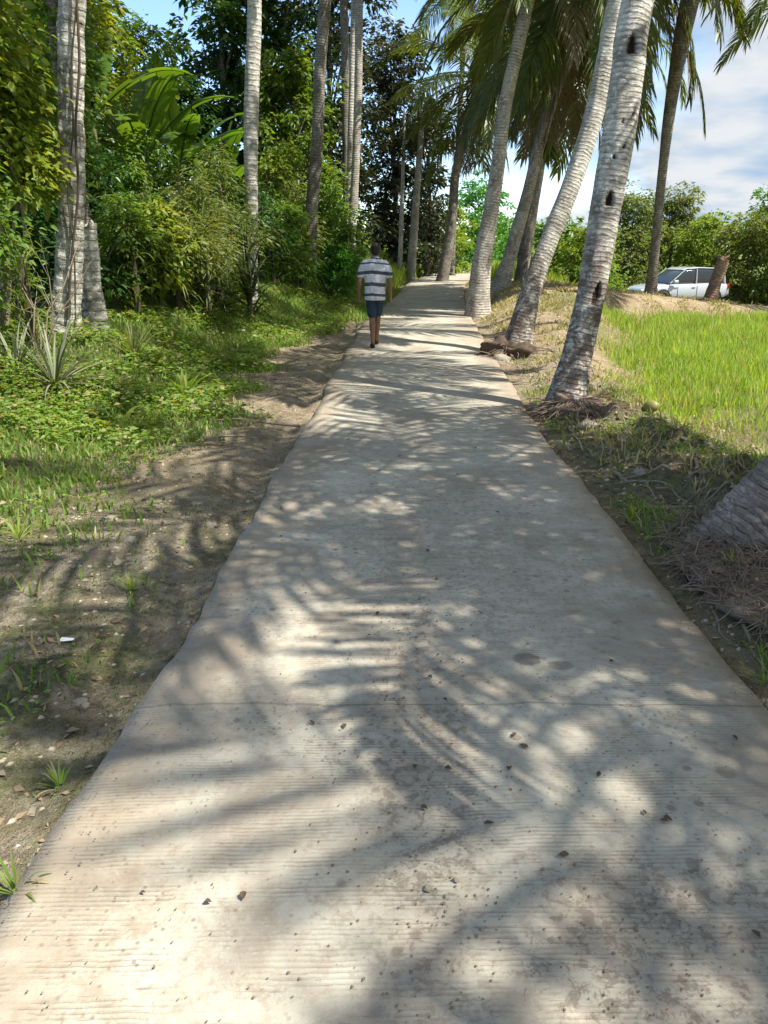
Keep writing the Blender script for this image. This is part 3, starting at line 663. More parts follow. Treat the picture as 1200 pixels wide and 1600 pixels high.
# palm leaning hard to the right at the right edge, on its heap of roots
b8 = gbase(2.02, 3.95)
p8 = palm('brown coconut palm leaning hard right out of the picture from a heap of fibrous roots', b8 + [-.02, 0, .0],
        [b8 + [.24, .0, .30], b8 + [.75, .0, .92], b8 + [1.45, -.05, 2.3], b8 + [2.2, -.1, 4.6], b8 + [2.8, -.1, 6.8]], [.28, .25, .21, .18, .16, .15, .13], 'bark_brown', 53, nf=19, azoff=.5, nuts=5, sides=48, flare=1.15, rough=.03, ring=.055, ringamp=.07, dens=.012)
# palms standing right of and behind the photographer, whose crowns shade the path
for i, (x, y, h, a) in enumerate(((8.6, -1.3, 10.0, 3.0), (4.6, 2.6, 7.8, 2.1))):
    b = gbase(x, y); palm(('coconut palm beside the start of the path, nearest the photographer', 'coconut palm at the field edge beside the photographer')[i], b,
        [b+[.15, 0, h*.3], b+[.4, .1, h*.65], b+[.7, .1, h]], [.26, .18, .17, .16, .13], 'bark_grey', 61+i, nf=(26, 20)[i], azoff=a, nuts=4, scale=(1.2, 1.05)[i])
# far and side palms whose fronds hang into the picture
for i, (x, y, h, sd, pl, lab) in enumerate((
        (11.4, 22.0, 8.4, 71, False, 'coconut palm beyond the right edge with fronds hanging over the field'),
        (4.5, 26.0, 7.7, 73, False, 'coconut palm with a dense drooping crown behind the slanting palms'),
        (3.9, 46, 14.5, 76, True, 'pale tall coconut palm far beyond the bend with fronds against the sky'),
        (5.55, 20.8, 7.9, 78, False, 'coconut palm with grey hanging fronds behind the notched palm')
        )):
    b = gbase(x, y); palm(lab, b, [b+[.1, 0, h*.3], b+[.25, 0, h*.65], b+[.4+(.25 if sd == 78 else 0), 0, h]], [.20, .14, .135, .13, .11], 'bark_dim', sd, nf=(15 if sd in (71, 78) else 23), kmax=(4 if sd == 71 else 6), azoff=i*.8, pale=pl, group='coconut palms standing back from the path', scale=(.95 if sd == 78 else 1.15), dry=5)

# ------------------------------------------------------------------ left hand palms
LG = 'pale trunks on the left bank'
palm_px('thick rough palm trunk with peeling bark stubs, leftmost trunk beside a broken stump', 10.0,
        [(98, 520), (107, 430), (112, 320), (110, 200), (112, 90), (113, 0)], 9.0, [.18, .145, .14, .135, .135, .135, .135, .13, .12], 'bark_rough', 83, nf=20, group=LG, rough=.20, ring=.12, sides=48, azoff=2, scale=.9, flare=1.15, dens=.015)
palm_px('straight pale grey palm trunk rising from dark spiky leaves', 16.0,
        [(392, 470), (394, 380), (392, 250), (394, 120), (398, 0)], 11, [.12, .11, .13, .14, .13, .125, .125, .12], 'bark_white', 87, nf=22, group=LG, bend=(-.5, 0), azoff=1.1, flare=1.2)
palm_px('greenish grey palm trunk curving up, middle of the left bank trunks', 22.0,
        [(483, 415), (486, 340), (495, 230), (500, 110), (508, 0)], 12, [.20, .175, .16, .155, .15, .15, .15, .14], 'bark_dim', 91, nf=22, group=LG, azoff=.4)
palm_px('slender dark trunk, left one of three close together', 31.0, [(543, 345), (541, 230), (540, 110), (537, 0)], 14, [.17, .155, .15, .14, .14, .12], 'bark_dim', 93, nf=14, group=LG)
palm_px('slender white trunk, middle one of three close together', 30.0, [(538, 370), (546, 280), (549, 150), (553, 0)], 14, [.12, .11, .10, .10, .10, .1], 'bark_white', 94, nf=14, group=LG)
palm_px('slender grey trunk, right one of three close together', 29.5, [(545, 360), (556, 250), (560, 120), (561, 0)], 14, [.17, .145, .135, .13, .13, .12], 'bark_grey', 95, nf=20, group=LG, crown=True)
lt = [o for o in bpy.data.objects if o.get('label', '').startswith('thick rough palm trunk')][0]
rgv = np.random.default_rng(12); pc = np.array(lt.location)
for q in range(2):
    P = [at(px, py, 9.80) for px, py in ((106+q*12, 500), (112+q*4, 400), (122-q*16, 300), (118-q*4, 200), (124-q*12, 100), (120, 0), (122, -80))]
    mb = MB(); tube(mb, catmull(np.array(P)-pc, 6), .016-.005*q, 6); mb.obj('vine', M['vine'], lt)
# broken stump
b = at(153, 520, 10.6); b[2] = tz(b[0], b[1])
st = empty('tree_stump', tuple(b), 'broken pale palm stump with a splintered top beside the thick rough trunk', 'stump')
palm_trunk(st, b, [b+[0, 0, -.15], b+[-.02, 0, .5], b+[0, 0, 1.0], b+[.02, 0, 1.55]], [.145, .125, .125, .12], 'bark_rough', 99, ring=.11, rough=.18, sides=30, jag=True, name='stump_wood')
b = at(146, 505, 11.6); b[2] = tz(b[0], b[1])
vt = empty('vine_covered_tree', tuple(b), 'dark thin trunk wrapped in leafy vines, directly behind the broken stump', 'tree')
o_, tp_, _t = palm_trunk(vt, b, [b+[0, 0, -.2], b+[.03, 0, 1.6], b+[-.02, 0, 3.2], b+[.05, 0, 5.6]], [.13, .11, .10, .08], 'bark_brown', 98, sides=16)
rgv = np.random.default_rng(98); bl_ = [(.12*rgv.normal(), .12*rgv.normal(), 1.7+.38*i, .22+.16*rgv.random(), .24, .26) for i in range(11)]
(V, F), _c = crown_geo(rgv, bl_, 2600, .10, .065, per=16, fine=True, cl=.3)
link('vine_leaves', raw_mesh('vine_leaves', V, F, M['leaf_mid'], False), vt)
# short leaning trunk before the car
b = at(1108, 462, 23.3); b[2] = tz(b[0], b[1])
st = empty('tree_stump', tuple(b), 'short leaning bare trunk in front of the parked car', 'stump')
palm_trunk(st, b, [b+[0, 0, -.2], b+[.12, 0, .5], b+[.24, 0, 1.0], b+[.30, 0, 1.45]], [.20, .16, .17, .15], 'bark_rust', 101, ring=.08, rough=.05, sides=24, jag=True, name='stump_wood')

# ------------------------------------------------------------------ roots at the palm feet
def root_fibres(parent, name, centre, rx, ry, rz, n, mat, seed, rad=.004, ln=.35, down=.6, wild=.45):
    rng = np.random.default_rng(seed); mb = MB(); pc = np.array(parent.location)
    for i in range(n):
        a = rng.random()*2*PI; q = rng.random()**.6
        p = np.array(centre) + [math.cos(a)*rx*q, math.sin(a)*ry*q, rz*(1-q*q)]
        if wild > .6: p[2] = max(tz(p[0], p[1]), centre[2] + rz*(1-q*q)*.9) + .01; p[0] = max(p[0], float(np.interp(p[1], RY, RR))+.03)
        d = np.array([math.cos(a), math.sin(a), -.5])*(1 if wild < .6 else .35) + rng.normal(size=3)*wild
        pts = [p]; L_ = ln*(.5+rng.random())
        for j in range(4):
            d = d + [0, 0, -down*.4] + rng.normal(size=3)*.25; nxt = pts[-1] + unit(d)*L_/4
            gz = tz(nxt[0], nxt[1]) if nxt[0] > roadR(np.array([nxt[1]]))[0]-.02 else .004
            nxt[2] = max(nxt[2], gz+.002); pts.append(nxt)
        r0 = rad*(.6+1.2*rng.random()); tube(mb, np.array(pts)-pc, [r0, r0*.9, r0*.8, r0*.6, r0*.25], 4)
    return mb.obj(name, mat, parent)
def mound(parent, name, centre, rx, ry, rz, mat, seed, amp=.3, rot=0):
    rng = np.random.default_rng(seed); u = np.linspace(0, PI*.62, 22); v = np.linspace(0, 2*PI, 44, endpoint=False)
    U, Vv = np.meshgrid(u, v, indexing='ij'); x = np.sin(U)*np.cos(Vv); y = np.sin(U)*np.sin(Vv); z = np.cos(U)
    k = 1+amp*2*fbm(x*2.5+seed, y*2.5+z*2, seed, 5)
    P = np.stack([x*rx*k, y*ry*k, z*rz*k], -1).reshape(-1, 3) + np.array(centre) - np.array(parent.location)
    idx = np.arange(22*44).reshape(22, 44); j = np.roll(idx, -1, 1)
    return link(name, raw_mesh(name, P, np.stack([idx[:-1], idx[1:], j[1:], j[:-1]], -1).reshape(-1, 4), mat), parent)
c8 = gbase(2.0, 3.75)
mound(p8, 'root_mound', c8 + [.10, -.15, -.03], .52, .80, .10, M['root'], 7, .5)
root_fibres(p8, 'root_fibres', c8 + [.12, -.25, .0], .60, 1.0, .11, 2600, M['root'], 8, .003, .13, .3, .9)
c5 = gbase(1.90, 7.6)
mound(p5, 'root_bole', c5 + [.06, -.02, -.03], .32, .28, .18, M['root'], 9, .8)
root_fibres(p5, 'root_fibres', c5 + [.05, 0, 0], .40, .36, .16, 700, M['root'], 12, .005, .25)
def creeping_roots(parent, n, x0, x1, y0, y1, seed, r0=.014, dirn=(.75, -.65)):
    rg = np.random.default_rng(seed); mb = MB(); pc = np.array(parent.location)
    for i in range(n):
        y = y0+(y1-y0)*rg.random(); x = x0+(x1-x0)*rg.random()+float(np.interp(y, RY, RR)); a = math.atan2(dirn[1], dirn[0])+rg.normal()*.7; P = []
        for j in range(8):
            P.append([x, y, tz(x, y)+.006*math.sin(j*1.3+i)]); a += rg.normal()*.35; x += math.cos(a)*.09; y += math.sin(a)*.09
            x = max(x, float(np.interp(y, RY, RR))+.04)
        q = r0*(.3+1.1*rg.random()**2); tube(mb, catmull(np.array(P)-pc, 3), np.linspace(q, q*.3, 22), 6)
    return mb.obj('surface_root', M['root_pale'], parent)
M['root_pale'] = simple('root_pale', (.22, .18, .13), .9, .15, var=.6, scale=14)
creeping_roots(p5, 150, .25, 1.5, 4.0, 7.4, 21)
creeping_roots(p8, 60, .15, 1.0, 2.4, 4.4, 22, .009)
for o in list(bpy.data.objects):
    if o.get('label', '').startswith('coconut palm with strongly ringed'):
        creeping_roots(o, 60, .2, 1.2, 9.0, 12.0, 23)
        bb = np.array(o.location)
        mound(o, 'root_bole', bb + [-.08, -.12, 0], .40, .34, .26, M['wood_dark'], 15, .6)
        root_fibres(o, 'root_fibres', bb + [-.05, -.1, 0], .4, .35, .2, 200, M['root'], 16, .006, .3)

# ------------------------------------------------------------------ bushes and trees of the left bank
bush('broadleaf_bush', 5, 9.8, 1.1, 4.7, M['leaf_yellow'], 'tall yellow-green broadleaf bush at the left edge of the photo', L=.14, W=.085, n=7500, seed=201, droop=.4, base=.35)
bush('broadleaf_bush', -60, 8.0, .8, 2.2, M['leaf_mid'], 'low green bush at the left edge below the tall yellow-green one', L=.10, W=.05, n=2500, seed=202)
BG = 'bushes on the left bank'
for i, (nm, px, y, hw, h, mt, L_, W_, n, lab) in enumerate((
    ('shrub', 178, 12.5, .85, 1.9, 'leaf_mid', .11, .05, 3400, 'low dense green shrub behind the broken stump'),
    ('broadleaf_bush', 232, 13.0, .65, 1.75, 'leaf_yellow', .15, .08, 3000, 'yellow-green broad-leaved bush right of the broken stump'),
    ('shrub', 300, 14.0, 1.0, 2.3, 'leaf_olive', .13, .035, 4200, 'olive narrow-leaved shrub left of the straight pale trunk'),
    ('shrub', 345, 15.6, .9, 2.9, 'leaf_olive', .14, .035, 4200, 'taller olive shrub just left of the straight pale trunk'),
    ('shrub', 210, 15.5, 1.2, 3.1, 'leaf_mid', .12, .06, 4500, 'mid green shrub below the banana leaves'),
    ('shrub', 150, 14.0, .8, 3.0, 'leaf_dark', .12, .06, 3000, 'dark shrub between the rough trunk and the banana plants'),
    ('shrub', 440, 19.5, .95, 2.1, 'leaf_mid', .14, .06, 3600, 'green shrub between the straight pale trunk and the curved one'),
    ('broadleaf_bush', 428, 22.0, 1.0, 3.4, 'leaf_yellow', .18, .10, 3000, 'taller yellowish bush behind the green shrub between two trunks'),
    ('shrub', 455, 24.5, 1.1, 3.6, 'leaf_olive', .15, .06, 3200, 'olive shrub left of the curved trunk'),
    ('shrub', 522, 21.5, .75, 1.5, 'leaf_fresh', .14, .06, 3000, 'fresh green low shrub right of the curved trunk'),
    ('shrub', 538, 26.0, .9, 2.0, 'leaf_mid', .15, .07, 3000, 'green shrub at the foot of the three slender trunks'),
    ('shrub', 510, 27.5, 1.1, 3.3, 'leaf_mid', .16, .07, 3200, 'taller green shrub between the curved trunk and the three slender ones'),
    ('shrub', 60, 11.5, 1.2, 2.1, 'leaf_dark', .11, .055, 3600, 'dark shrub left of the thick rough trunk'),
    ('shrub', 372, 18.5, 1.1, 2.4, 'leaf_dark', .13, .06, 3600, 'dark shrub behind the straight pale trunk'))):
    bush(nm, px, y, hw, h, M[mt], lab, L=L_, W=W_, n=n, seed=210+i, group=BG)

def strap_plant(name, px, y, nl, ln, wd, mat, label, seed, x=None, elev=(10, 80), z0=0, arch=.5, group=None, grow=0):
    rng = np.random.default_rng(seed)
    if x is None: x = (px-600)/FPX*(y*cp)
    root = empty(name, (x, y, tz(x, y)+z0), label, 'plant', group); mb = MB()
    for i in range(nl):
        az = rng.random()*2*PI; el = R(elev[0]+(elev[1]-elev[0])*rng.random()); L_ = ln*(.6+.5*rng.random()); h0 = grow*rng.random()
        d = np.array([math.cos(az)*math.cos(el), math.sin(az)*math.cos(el), math.sin(el)]); p = np.array([0, 0, h0]) + d*.02; P = [p]
        for j in range(7):
            d = unit(d + [0, 0, -arch*.16*(j+1)/3]); P.append(P[-1] + d*L_/7)
        P = np.array(P); s = unit(np.cross(P[1]-P[0], [0, 0, 1.])); wf = wd*np.array([.6, .9, 1, 1, .9, .7, .4, .04])/2
        A = P + s*wf[:, None]; B = P - s*wf[:, None]; Cc = P.copy(); Cc[:, 2] -= wf*.5
        V = np.concatenate([A, Cc, B]); T = [[j, j+1, j+9, j+8] for j in range(7)] + [[j+8, j+9, j+17, j+16] for j in range(7)]
        mb.add(V, np.array(T))
    mb.obj('leaves', mat, root, False)
    if grow:
        t = MB(); tube(t, [[0, 0, -.1], [0.01, 0, grow*.5], [0, 0, grow]], [.06, .05, .04], 8); t.obj('stem', M['vine'], root)
    return root
strap_plant('spiky_plant', 55, 7.6, 70, .95, .022, M['spiky_dry'], 'grey half-dry spiky plant at the foot of the thick rough trunk', 301, elev=(-5, 75), z0=.1)
strap_plant('spiky_plant', -5, 7.9, 50, .8, .022, M['spiky_dry'], 'smaller grey spiky plant at the very left edge', 302, elev=(5, 70))
strap_plant('spiky_plant', 385, 14.8, 80, 1.15, .05, M['spiky_dark'], 'dark spiky palm-like plant in front of the straight pale trunk', 303, elev=(-25, 80), grow=1.5, arch=.7)
strap_plant('spiky_plant', 335, 14.2, 50, 1.0, .045, M['spiky_dark'], 'dark drooping spiky plant left of the straight pale trunk', 304, elev=(-20, 60), grow=.7, arch=.8)
strap_plant('rosette_plant', 268, 8.6, 30, .42, .045, M['grass'], 'bright light green rosette plant on the grassy bank', 305, elev=(15, 75), arch=.6)
strap_plant('fern', 150, 6.9, 22, .45, .05, M['leaf_yellow'], 'yellow-green fern-like plant below the broken stump', 306, elev=(5, 55), arch=.8)
strap_plant('strap_plant', 190, 9.7, 40, .6, .018, M['leaf_olive'], 'tuft of thin upright olive leaves right of the broken stump', 307, elev=(45, 85), arch=.5)
strap_plant('spiky_plant', 512, 20.0, 40, .9, .05, M['spiky_dark'], 'dark spiky plant right of the curved trunk', 308, elev=(5, 75), grow=.3)

for i, (px, y, nl, ln, h0) in enumerate(((205, 12.2, 60, .75, 1.2), (270, 13.2, 70, .8, 1.3), (318, 13.6, 60, .8, 1.5), (425, 18.4, 60, .8, 1.3), (468, 19.5, 55, .8, 1.0), (545, 24, 50, .8, 1.2), (28, 8.9, 60, .6, 1.0))):
    strap_plant('cane_grass', px, y, nl, ln, .028, M['leaf_olive'], ('arching cane grass right of the broken stump', 'arching cane grass in front of the yellow-green bush', 'arching cane grass beside the narrow-leaved shrub', 'arching cane grass right of the straight pale trunk', 'arching cane grass left of the curved trunk', 'arching cane grass below the three slender trunks', 'arching cane grass at the left edge beside the spiky plants')[i], 320+i, elev=(-10, 85), arch=.9, grow=h0, group='cane grass on the left bank')
for i, (px, py, nl, ln) in enumerate(((28, 1400, 16, .13), (205, 925, 22, .11), (1192, 1075, 18, .12), (985, 815, 22, .14), (880, 705, 26, .16), (30, 845, 22, .2), (95, 1235, 14, .09), (1140, 905, 20, .15))):
    p = ground_at(px, py); strap_plant('grass_tuft', px, p[1], nl, ln, .008, M['grass'] if i % 2 else M['weed'], ('small green tuft at the bottom left edge of the path', 'green tuft in the shaded dirt left of the path', 'green tuft at the right edge of the path below the roots', 'green tuft on the verge above the leaning trunk', 'green tuft below the large notched palm', 'green tuft at the left edge of the photo in the sunny patch', 'sparse tuft on the near dirt at the left', 'green tuft on the brown roots at the right edge')[i], 340+i, x=p[0], elev=(25, 85), arch=.7, group='tufts of grass along the path')
def banana(px, y, h, nl, label, seed, sc_=1.0, az0=0, x=None):
    rng = np.random.default_rng(seed)
    if x is None: x = (px-600)/FPX*(y*cp)
    root = empty('banana_plant', (x, y, tz(x, y)-.05), label, 'banana plant', 'banana plants on the left bank')
    t = MB(); tube(t, catmull([[0, 0, -.1], [.03, .02, h*.5], [0, 0, h]], 6), np.linspace(.13, .07, 13), 10); t.obj('stem', M['bark_dim' if False else 'stem_green'], root)
    for i in range(nl):
        az = az0 + i*2.4 + rng.normal()*.25; el = R(78-45*i/nl+rng.normal()*6); L_ = sc_*(1.7+.5*rng.random()); W_ = sc_*(.46+.12*rng.random())
        n = 22; d = np.array([math.cos(az)*math.cos(el), math.sin(az)*math.cos(el), math.sin(el)]); P = [np.array([0, 0, h])]
        for j in range(n-1):
            d = unit(d + [0, 0, -.006*j*(1.2-.4*rng.random())]); P.append(P[-1]+d*(L_*1.2)/(n-1))
        P = np.array(P); k = np.linspace(0, 1, n); prof = np.where(k < .16, .03, np.sin(PI*np.clip((k-.16)/.84, 0, 1)**.75)**.6)
        s = unit(np.cross(P[1]-P[0], [0, 0, 1.])); nm = unit(np.cross(s, P[-1]-P[0]))
        if nm[2] < 0: nm = -nm
        mb = MB()
        for sg in (-1, 1):     # blade halves torn into strips
            j = 3
            while j < n-1:
                w_ = rng.integers(2, 6); e = min(n-1, j+w_); ks = np.arange(j, e+1); fold = .18+.5*rng.random()
                inn = P[ks]; out = P[ks] + sg*s*(W_*prof[ks])[:, None]*.5; out = out + nm*(W_*.12) - np.array([0, 0, 1])*(W_*prof[ks]*fold*.5)[:, None]
                if e < n-1: out[-1] = out[-1] - (P[e]-P[e-1])*.35
                mid_ = (inn+out)/2 + nm*W_*.04; m = len(ks)
                V = np.concatenate([inn, mid_, out]); T = [[a, a+1, m+a+1, m+a] for a in range(m-1)] + [[m+a, m+a+1, 2*m+a+1, 2*m+a] for a in range(m-1)]
                mb.add(V, np.array(T)); j = e
        tube(mb, P, np.linspace(.03, .006, n)*sc_, 5)
        mb.obj('leaf', M['banana'], root, True)
    return root
M['stem_green'] = simple('stem_green', (.14, .15, .06), .6, .3, var=.5, scale=5)
banana(235, 16.5, 2.5, 9, 'banana plant with broad torn leaves above the yellow-green bush', 401, 1.0, .6)
banana(290, 18.5, 2.4, 8, 'banana plant left of the straight pale trunk, right of the broad torn one', 402, .95, 1.9)
banana(352, 19.5, 2.0, 7, 'small banana plant closest to the straight pale trunk', 403, .75, .2)
banana(165, 15.0, 3.1, 7, 'tall banana plant seen right behind the thick rough trunk', 404, .85, 3.0)

TG = 'trees of the left wood'
M['leaf_vine'] = M['leaf_yellow']
for i, (nm, px, y, h, hw, zc, mt, L_, n, lab) in enumerate((
    ('broadleaf_tree', 60, 15, 8.5, 1.9, .6, 'leaf_olive', .16, 13000, 'yellowish leafy tree behind the thick rough trunk at the left edge'),
    ('broadleaf_tree', 168, 19, 9.8, 1.55, .6, 'leaf_yellow', .17, 12000, 'bright yellow-green tree left of the gap of blue sky'),
    ('broadleaf_tree', 240, 24, 6.9, 1.7, .4, 'leaf_mid', .17, 9000, 'lower green tree under the gap of blue sky'),
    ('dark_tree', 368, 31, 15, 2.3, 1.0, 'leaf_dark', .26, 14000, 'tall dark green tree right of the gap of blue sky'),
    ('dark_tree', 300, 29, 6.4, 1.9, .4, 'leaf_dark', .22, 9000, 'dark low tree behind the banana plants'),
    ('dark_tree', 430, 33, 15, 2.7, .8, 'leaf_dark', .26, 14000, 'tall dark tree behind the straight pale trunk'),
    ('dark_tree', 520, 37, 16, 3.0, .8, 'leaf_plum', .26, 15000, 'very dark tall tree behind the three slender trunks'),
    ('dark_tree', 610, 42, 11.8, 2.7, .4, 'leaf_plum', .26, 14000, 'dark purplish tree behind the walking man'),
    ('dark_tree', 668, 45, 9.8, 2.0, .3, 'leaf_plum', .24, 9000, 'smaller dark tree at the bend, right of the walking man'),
    ('dark_tree', 470, 29.5, 7.5, 1.9, .3, 'leaf_mid', .22, 9000, 'mid green tree behind the curved trunk'),
    ('broadleaf_tree', -40, 20, 10, 2.6, .5, 'leaf_dark', .22, 11000, 'dark tree beyond the left edge of the photo'),
    ('dark_tree', 120, 27, 9.5, 2.4, .3, 'leaf_dark', .24, 9000, 'dark tree deep in the wood behind the rough trunk'))):
    x = (px-600)/FPX*(y*cp)
    tree(nm, x, y, h, hw, zc, M[mt], lab, L=L_, W=L_*.5, n=n, seed=500+i, group=TG, tr=.17, nb=15)
# the two bare trunks at the bend
for i, (px, wd, mt) in enumerate(((624, .13, 'bark_white'), (641, .24, 'bark_grey'))):
    b = at(px, 412, 40.0); b[2] = tz(b[0], b[1])
    r_o = empty('bare_tree', tuple(b), ('thin pale tree trunk at the bend, left of the thicker one', 'thicker grey tree trunk at the bend, under the purplish tree')[i], 'tree', 'bare trunks at the bend')
    palm_trunk(r_o, b, [b+[0, 0, -.2], b+[.1+.1*i, 0, 3], b+[.2+.3*i, 0, 7.5]], [wd, wd*.8, wd*.45], mt, 600+i, sides=14, dens=.05)
# far right and behind: shrubs and trees beyond the field
RG = 'shrubs and trees beyond the field'
for i, (nm, px, y, h, hw, zc, mt, L_, n, lab) in enumerate((
    ('shrub_tree', 695, 50, 4.4, 2.2, .1, 'leaf_yellow', .22, 6000, 'light green shrub at the bend beside the dark curved palm'),
    ('shrub_tree', 745, 55, 6.8, 2.8, .1, 'leaf_fresh', .24, 6000, 'fresh green small tree between the far palms'),
    ('shrub_tree', 800, 62, 4.4, 2.8, .1, 'leaf_fresh', .24, 5000, 'low green shrub in the gap between the slanting palms'),
    ('shrub_tree', 868, 44, 4.3, 2.0, .1, 'leaf_mid', .2, 6000, 'green bushy tree between the ringed palm and the notched palm'),
    ('shrub_tree', 915, 40, 3.8, 1.8, .1, 'leaf_yellow', .18, 6000, 'yellow-green shrub seen left of the notched palm'),
    ('shrub_tree', 985, 42, 5.5, 2.4, .1, 'leaf_olive', .2, 9000, 'rounded olive tree left of the slim palm before the car'),
    ('shrub_tree', 1050, 44, 5.6, 2.3, .1, 'leaf_olive', .2, 9000, 'rounded olive tree directly behind the parked car'),
    ('shrub_tree', 1100, 42, 4.3, 1.8, .1, 'leaf_yellow', .18, 7000, 'yellow-green shrub behind the rear of the parked car'),
    ('shrub_tree', 1165, 36, 4.2, 1.9, .1, 'leaf_olive', .17, 8000, 'greyish green bush right of the parked car'),
    ('shrub_tree', 1215, 38, 6.0, 2.2, .1, 'leaf_fresh', .19, 9000, 'taller bright green tree at the right edge'),
    ('shrub_tree', 1290, 35, 6.2, 2.6, .1, 'leaf_mid', .2, 7000, 'green tree beyond the right edge of the photo'),
    ('shrub_tree', 940, 33, 2.2, 1.3, .05, 'leaf_mid', .15, 4500, 'low dark green bush at the front of the parked car'),
    ('shrub_tree', 1400, 40, 6.2, 3.0, .1, 'leaf_olive', .2, 7000, 'olive tree well beyond the right edge'))):
    x = (px-600)/FPX*(y*cp)
    tree(nm, x, y, h, hw, zc, M[mt], lab, L=L_, W=L_*.5, n=n, seed=700+i, group=RG, tr=.1, nb=14)
# far-off wood that closes the horizon
def far_wood():
    rng = np.random.default_rng(900); mbl = []
    for i in range(150):
        a = R(-75 + 150*i/149 + rng.normal()); r0 = 95+40*rng.random(); h = 3.2+3.0*rng.random() + (3.5 if a < -.02 else 0)
        c = (math.sin(a)*r0, math.cos(a)*r0, -.4+h*.45); mbl.append(c+(4.5, 4.5, h*.55))
    (V, F), cc = crown_geo(rng, mbl, 42000, .8, .45, per=24, cl=.2)
    tag(link('far_wood', raw_mesh('far_wood', V, F, M['leaf_mid'], False)), 'far-off belt of green wood along the horizon', 'woodland', kind='stuff')
far_wood()

# ------------------------------------------------------------------ grass, weeds, litter (stuff)
def blades(P, hgt, wd, rng, lean=.35):
    n = len(P); az = rng.random(n)*2*PI; s = np.stack([np.cos(az), np.sin(az), 0*az], -1)
    la = rng.random(n)*2*PI; ld = np.stack([np.cos(la), np.sin(la), 0*la], -1)*(lean*(.3+rng.random(n)))[:, None]
    up = np.array([0, 0, 1.]); H = hgt[:, None]; W = wd[:, None]
    p1 = P + up*H*.55 + ld*H*.35; p2 = P + up*H*.92 + ld*H*1.0
    V = np.stack([P-s*W*.5, P+s*W*.5, p1-s*W*.4, p1+s*W*.4, p2], 1)
    T = np.array([[0, 1, 3], [0, 3, 2], [2, 3, 4]])
    return V.reshape(-1, 3), (T[None]+(np.arange(n)*5)[:, None, None]).reshape(-1, 3)
def pebbles(P, sz, rng):
    n = len(P); t = unit(np.array([[1, 0, .1], [-.5, .85, 0], [-.5, -.85, .1], [0, 0, 1], [.1, 0, -1], [.6, .6, .5]], float)); k = len(t)
    V = P[:, None] + t[None]*sz[:, None, None]*(.6+.8*rng.random((n, k, 1)))*[1, 1, .65]
    T = np.array([[0, 5, 3], [5, 1, 3], [1, 2, 3], [2, 0, 3], [0, 1, 5], [1, 0, 4], [2, 1, 4], [0, 2, 4]]); return V.reshape(-1, 3), (T[None]+(np.arange(n)*k)[:, None, None]).reshape(-1, 3)
def scatter(rng, n, x0, x1, y0, y1, keep, ybias=1.0):
    x = x0+(x1-x0)*rng.random(n); y = y0+(y1-y0)*rng.random(n)**ybias
    k = keep(x, y) > rng.random(n); x = x[k]; y = y[k]; return np.stack([x, y, terrain(x, y)-.005], -1)
rng = np.random.default_rng(1000)
def k_field(x, y):
    m = ss(-.3, 1.0, x-fieldx(y)+1.2*fbm(x*.9, y*.9, 81)*2)*(1-ss(20.0, 20.8, y))
    near = ss(6.0, 9.5, y+1.5*fbm(x*.7, y*.7, 83)*2)
    return m*(.10+.90*near)*(.25+.75*ss(-.12, .08, fbm(x*1.4, y*1.4, 85)))
P = scatter(rng, 330000, 2.4, 17, 4.5, 21, k_field, 1.15)
hh = (.06+.26*rng.random(len(P))**1.3)*(.45+.65*ss(6, 12, P[:, 1]))*(.6+.8*vnoise(P[:, 0]*1.7, P[:, 1]*1.7, 86))
V, F = blades(P, hh, .008+.010*rng.random(len(P)), rng)
tag(link('field_grass', raw_mesh('field_grass', V, F, M['grass'], False)), 'bright green grass of the field right of the palms', 'grass', kind='stuff')
# short grass on the left bank and verges
def k_left(x, y):
    t = np.interp(y, RY, RL) - x; wsh = np.interp(y, [0, 4, 8, 12, 16, 20, 40], [1.5, 1.15, .95, 1.35, .6, .1, .05])
    return np.maximum(ss(-.25, .5, t-wsh+1.6*fbm(x*1.3, y*1.3, 91))*(.45+.55*ss(-.15, .1, fbm(x*1.2, y*1.2, 92)))*(.35+.65*ss(3, 5.5, y)), .10*ss(.25, .5, t)*ss(-.02, .12, fbm(x*2.2, y*2.2, 90))*(1-ss(7, 9, y)))
P = scatter(rng, 330000, -7, 1.2, 1.4, 30, k_left, 1.6)
hh = (.05+.13*rng.random(len(P)))*(.6+.9*ss(8, 18, P[:, 1]))
V, F = blades(P, hh, .007+.009*rng.random(len(P))+.0006*P[:, 1], rng, .6)
tag(link('bank_grass', raw_mesh('bank_grass', V, F, M['weed'], False)), 'uneven short grass covering the left bank', 'grass', kind='stuff')
# leafy weeds of the left bank
P = scatter(rng, 300000, -7, .6, 2.0, 22, lambda x, y: k_left(x, y)*(ss(-.08, .12, fbm(x*1.6+4, y*1.6, 93))), 1.5)
n = len(P); P[:, 2] += .02+.16*rng.random(n)*(.4+1.6*vnoise(P[:, 0]*1.5, P[:, 1]*1.5, 94))*ss(2, 6, P[:, 1]); az = rng.random(n)*2*PI
D = np.stack([np.cos(az), np.sin(az), .5*rng.random(n)], -1); Nn = unit(rng.normal(size=(n, 3))*.4+[0, 0, 1])
l = (.022+.05*rng.random(n)+.03*ss(5, 9, P[:, 1]))*(.6+.4*ss(3, 5, P[:, 1])); V, F = leaf_geo(P, D, Nn, l, l*.5, .3, .15, False)
tag(link('ground_weeds', raw_mesh('ground_weeds', V, F, M['weed'], False)), 'leafy low weeds growing over the left bank', 'weeds', kind='stuff')
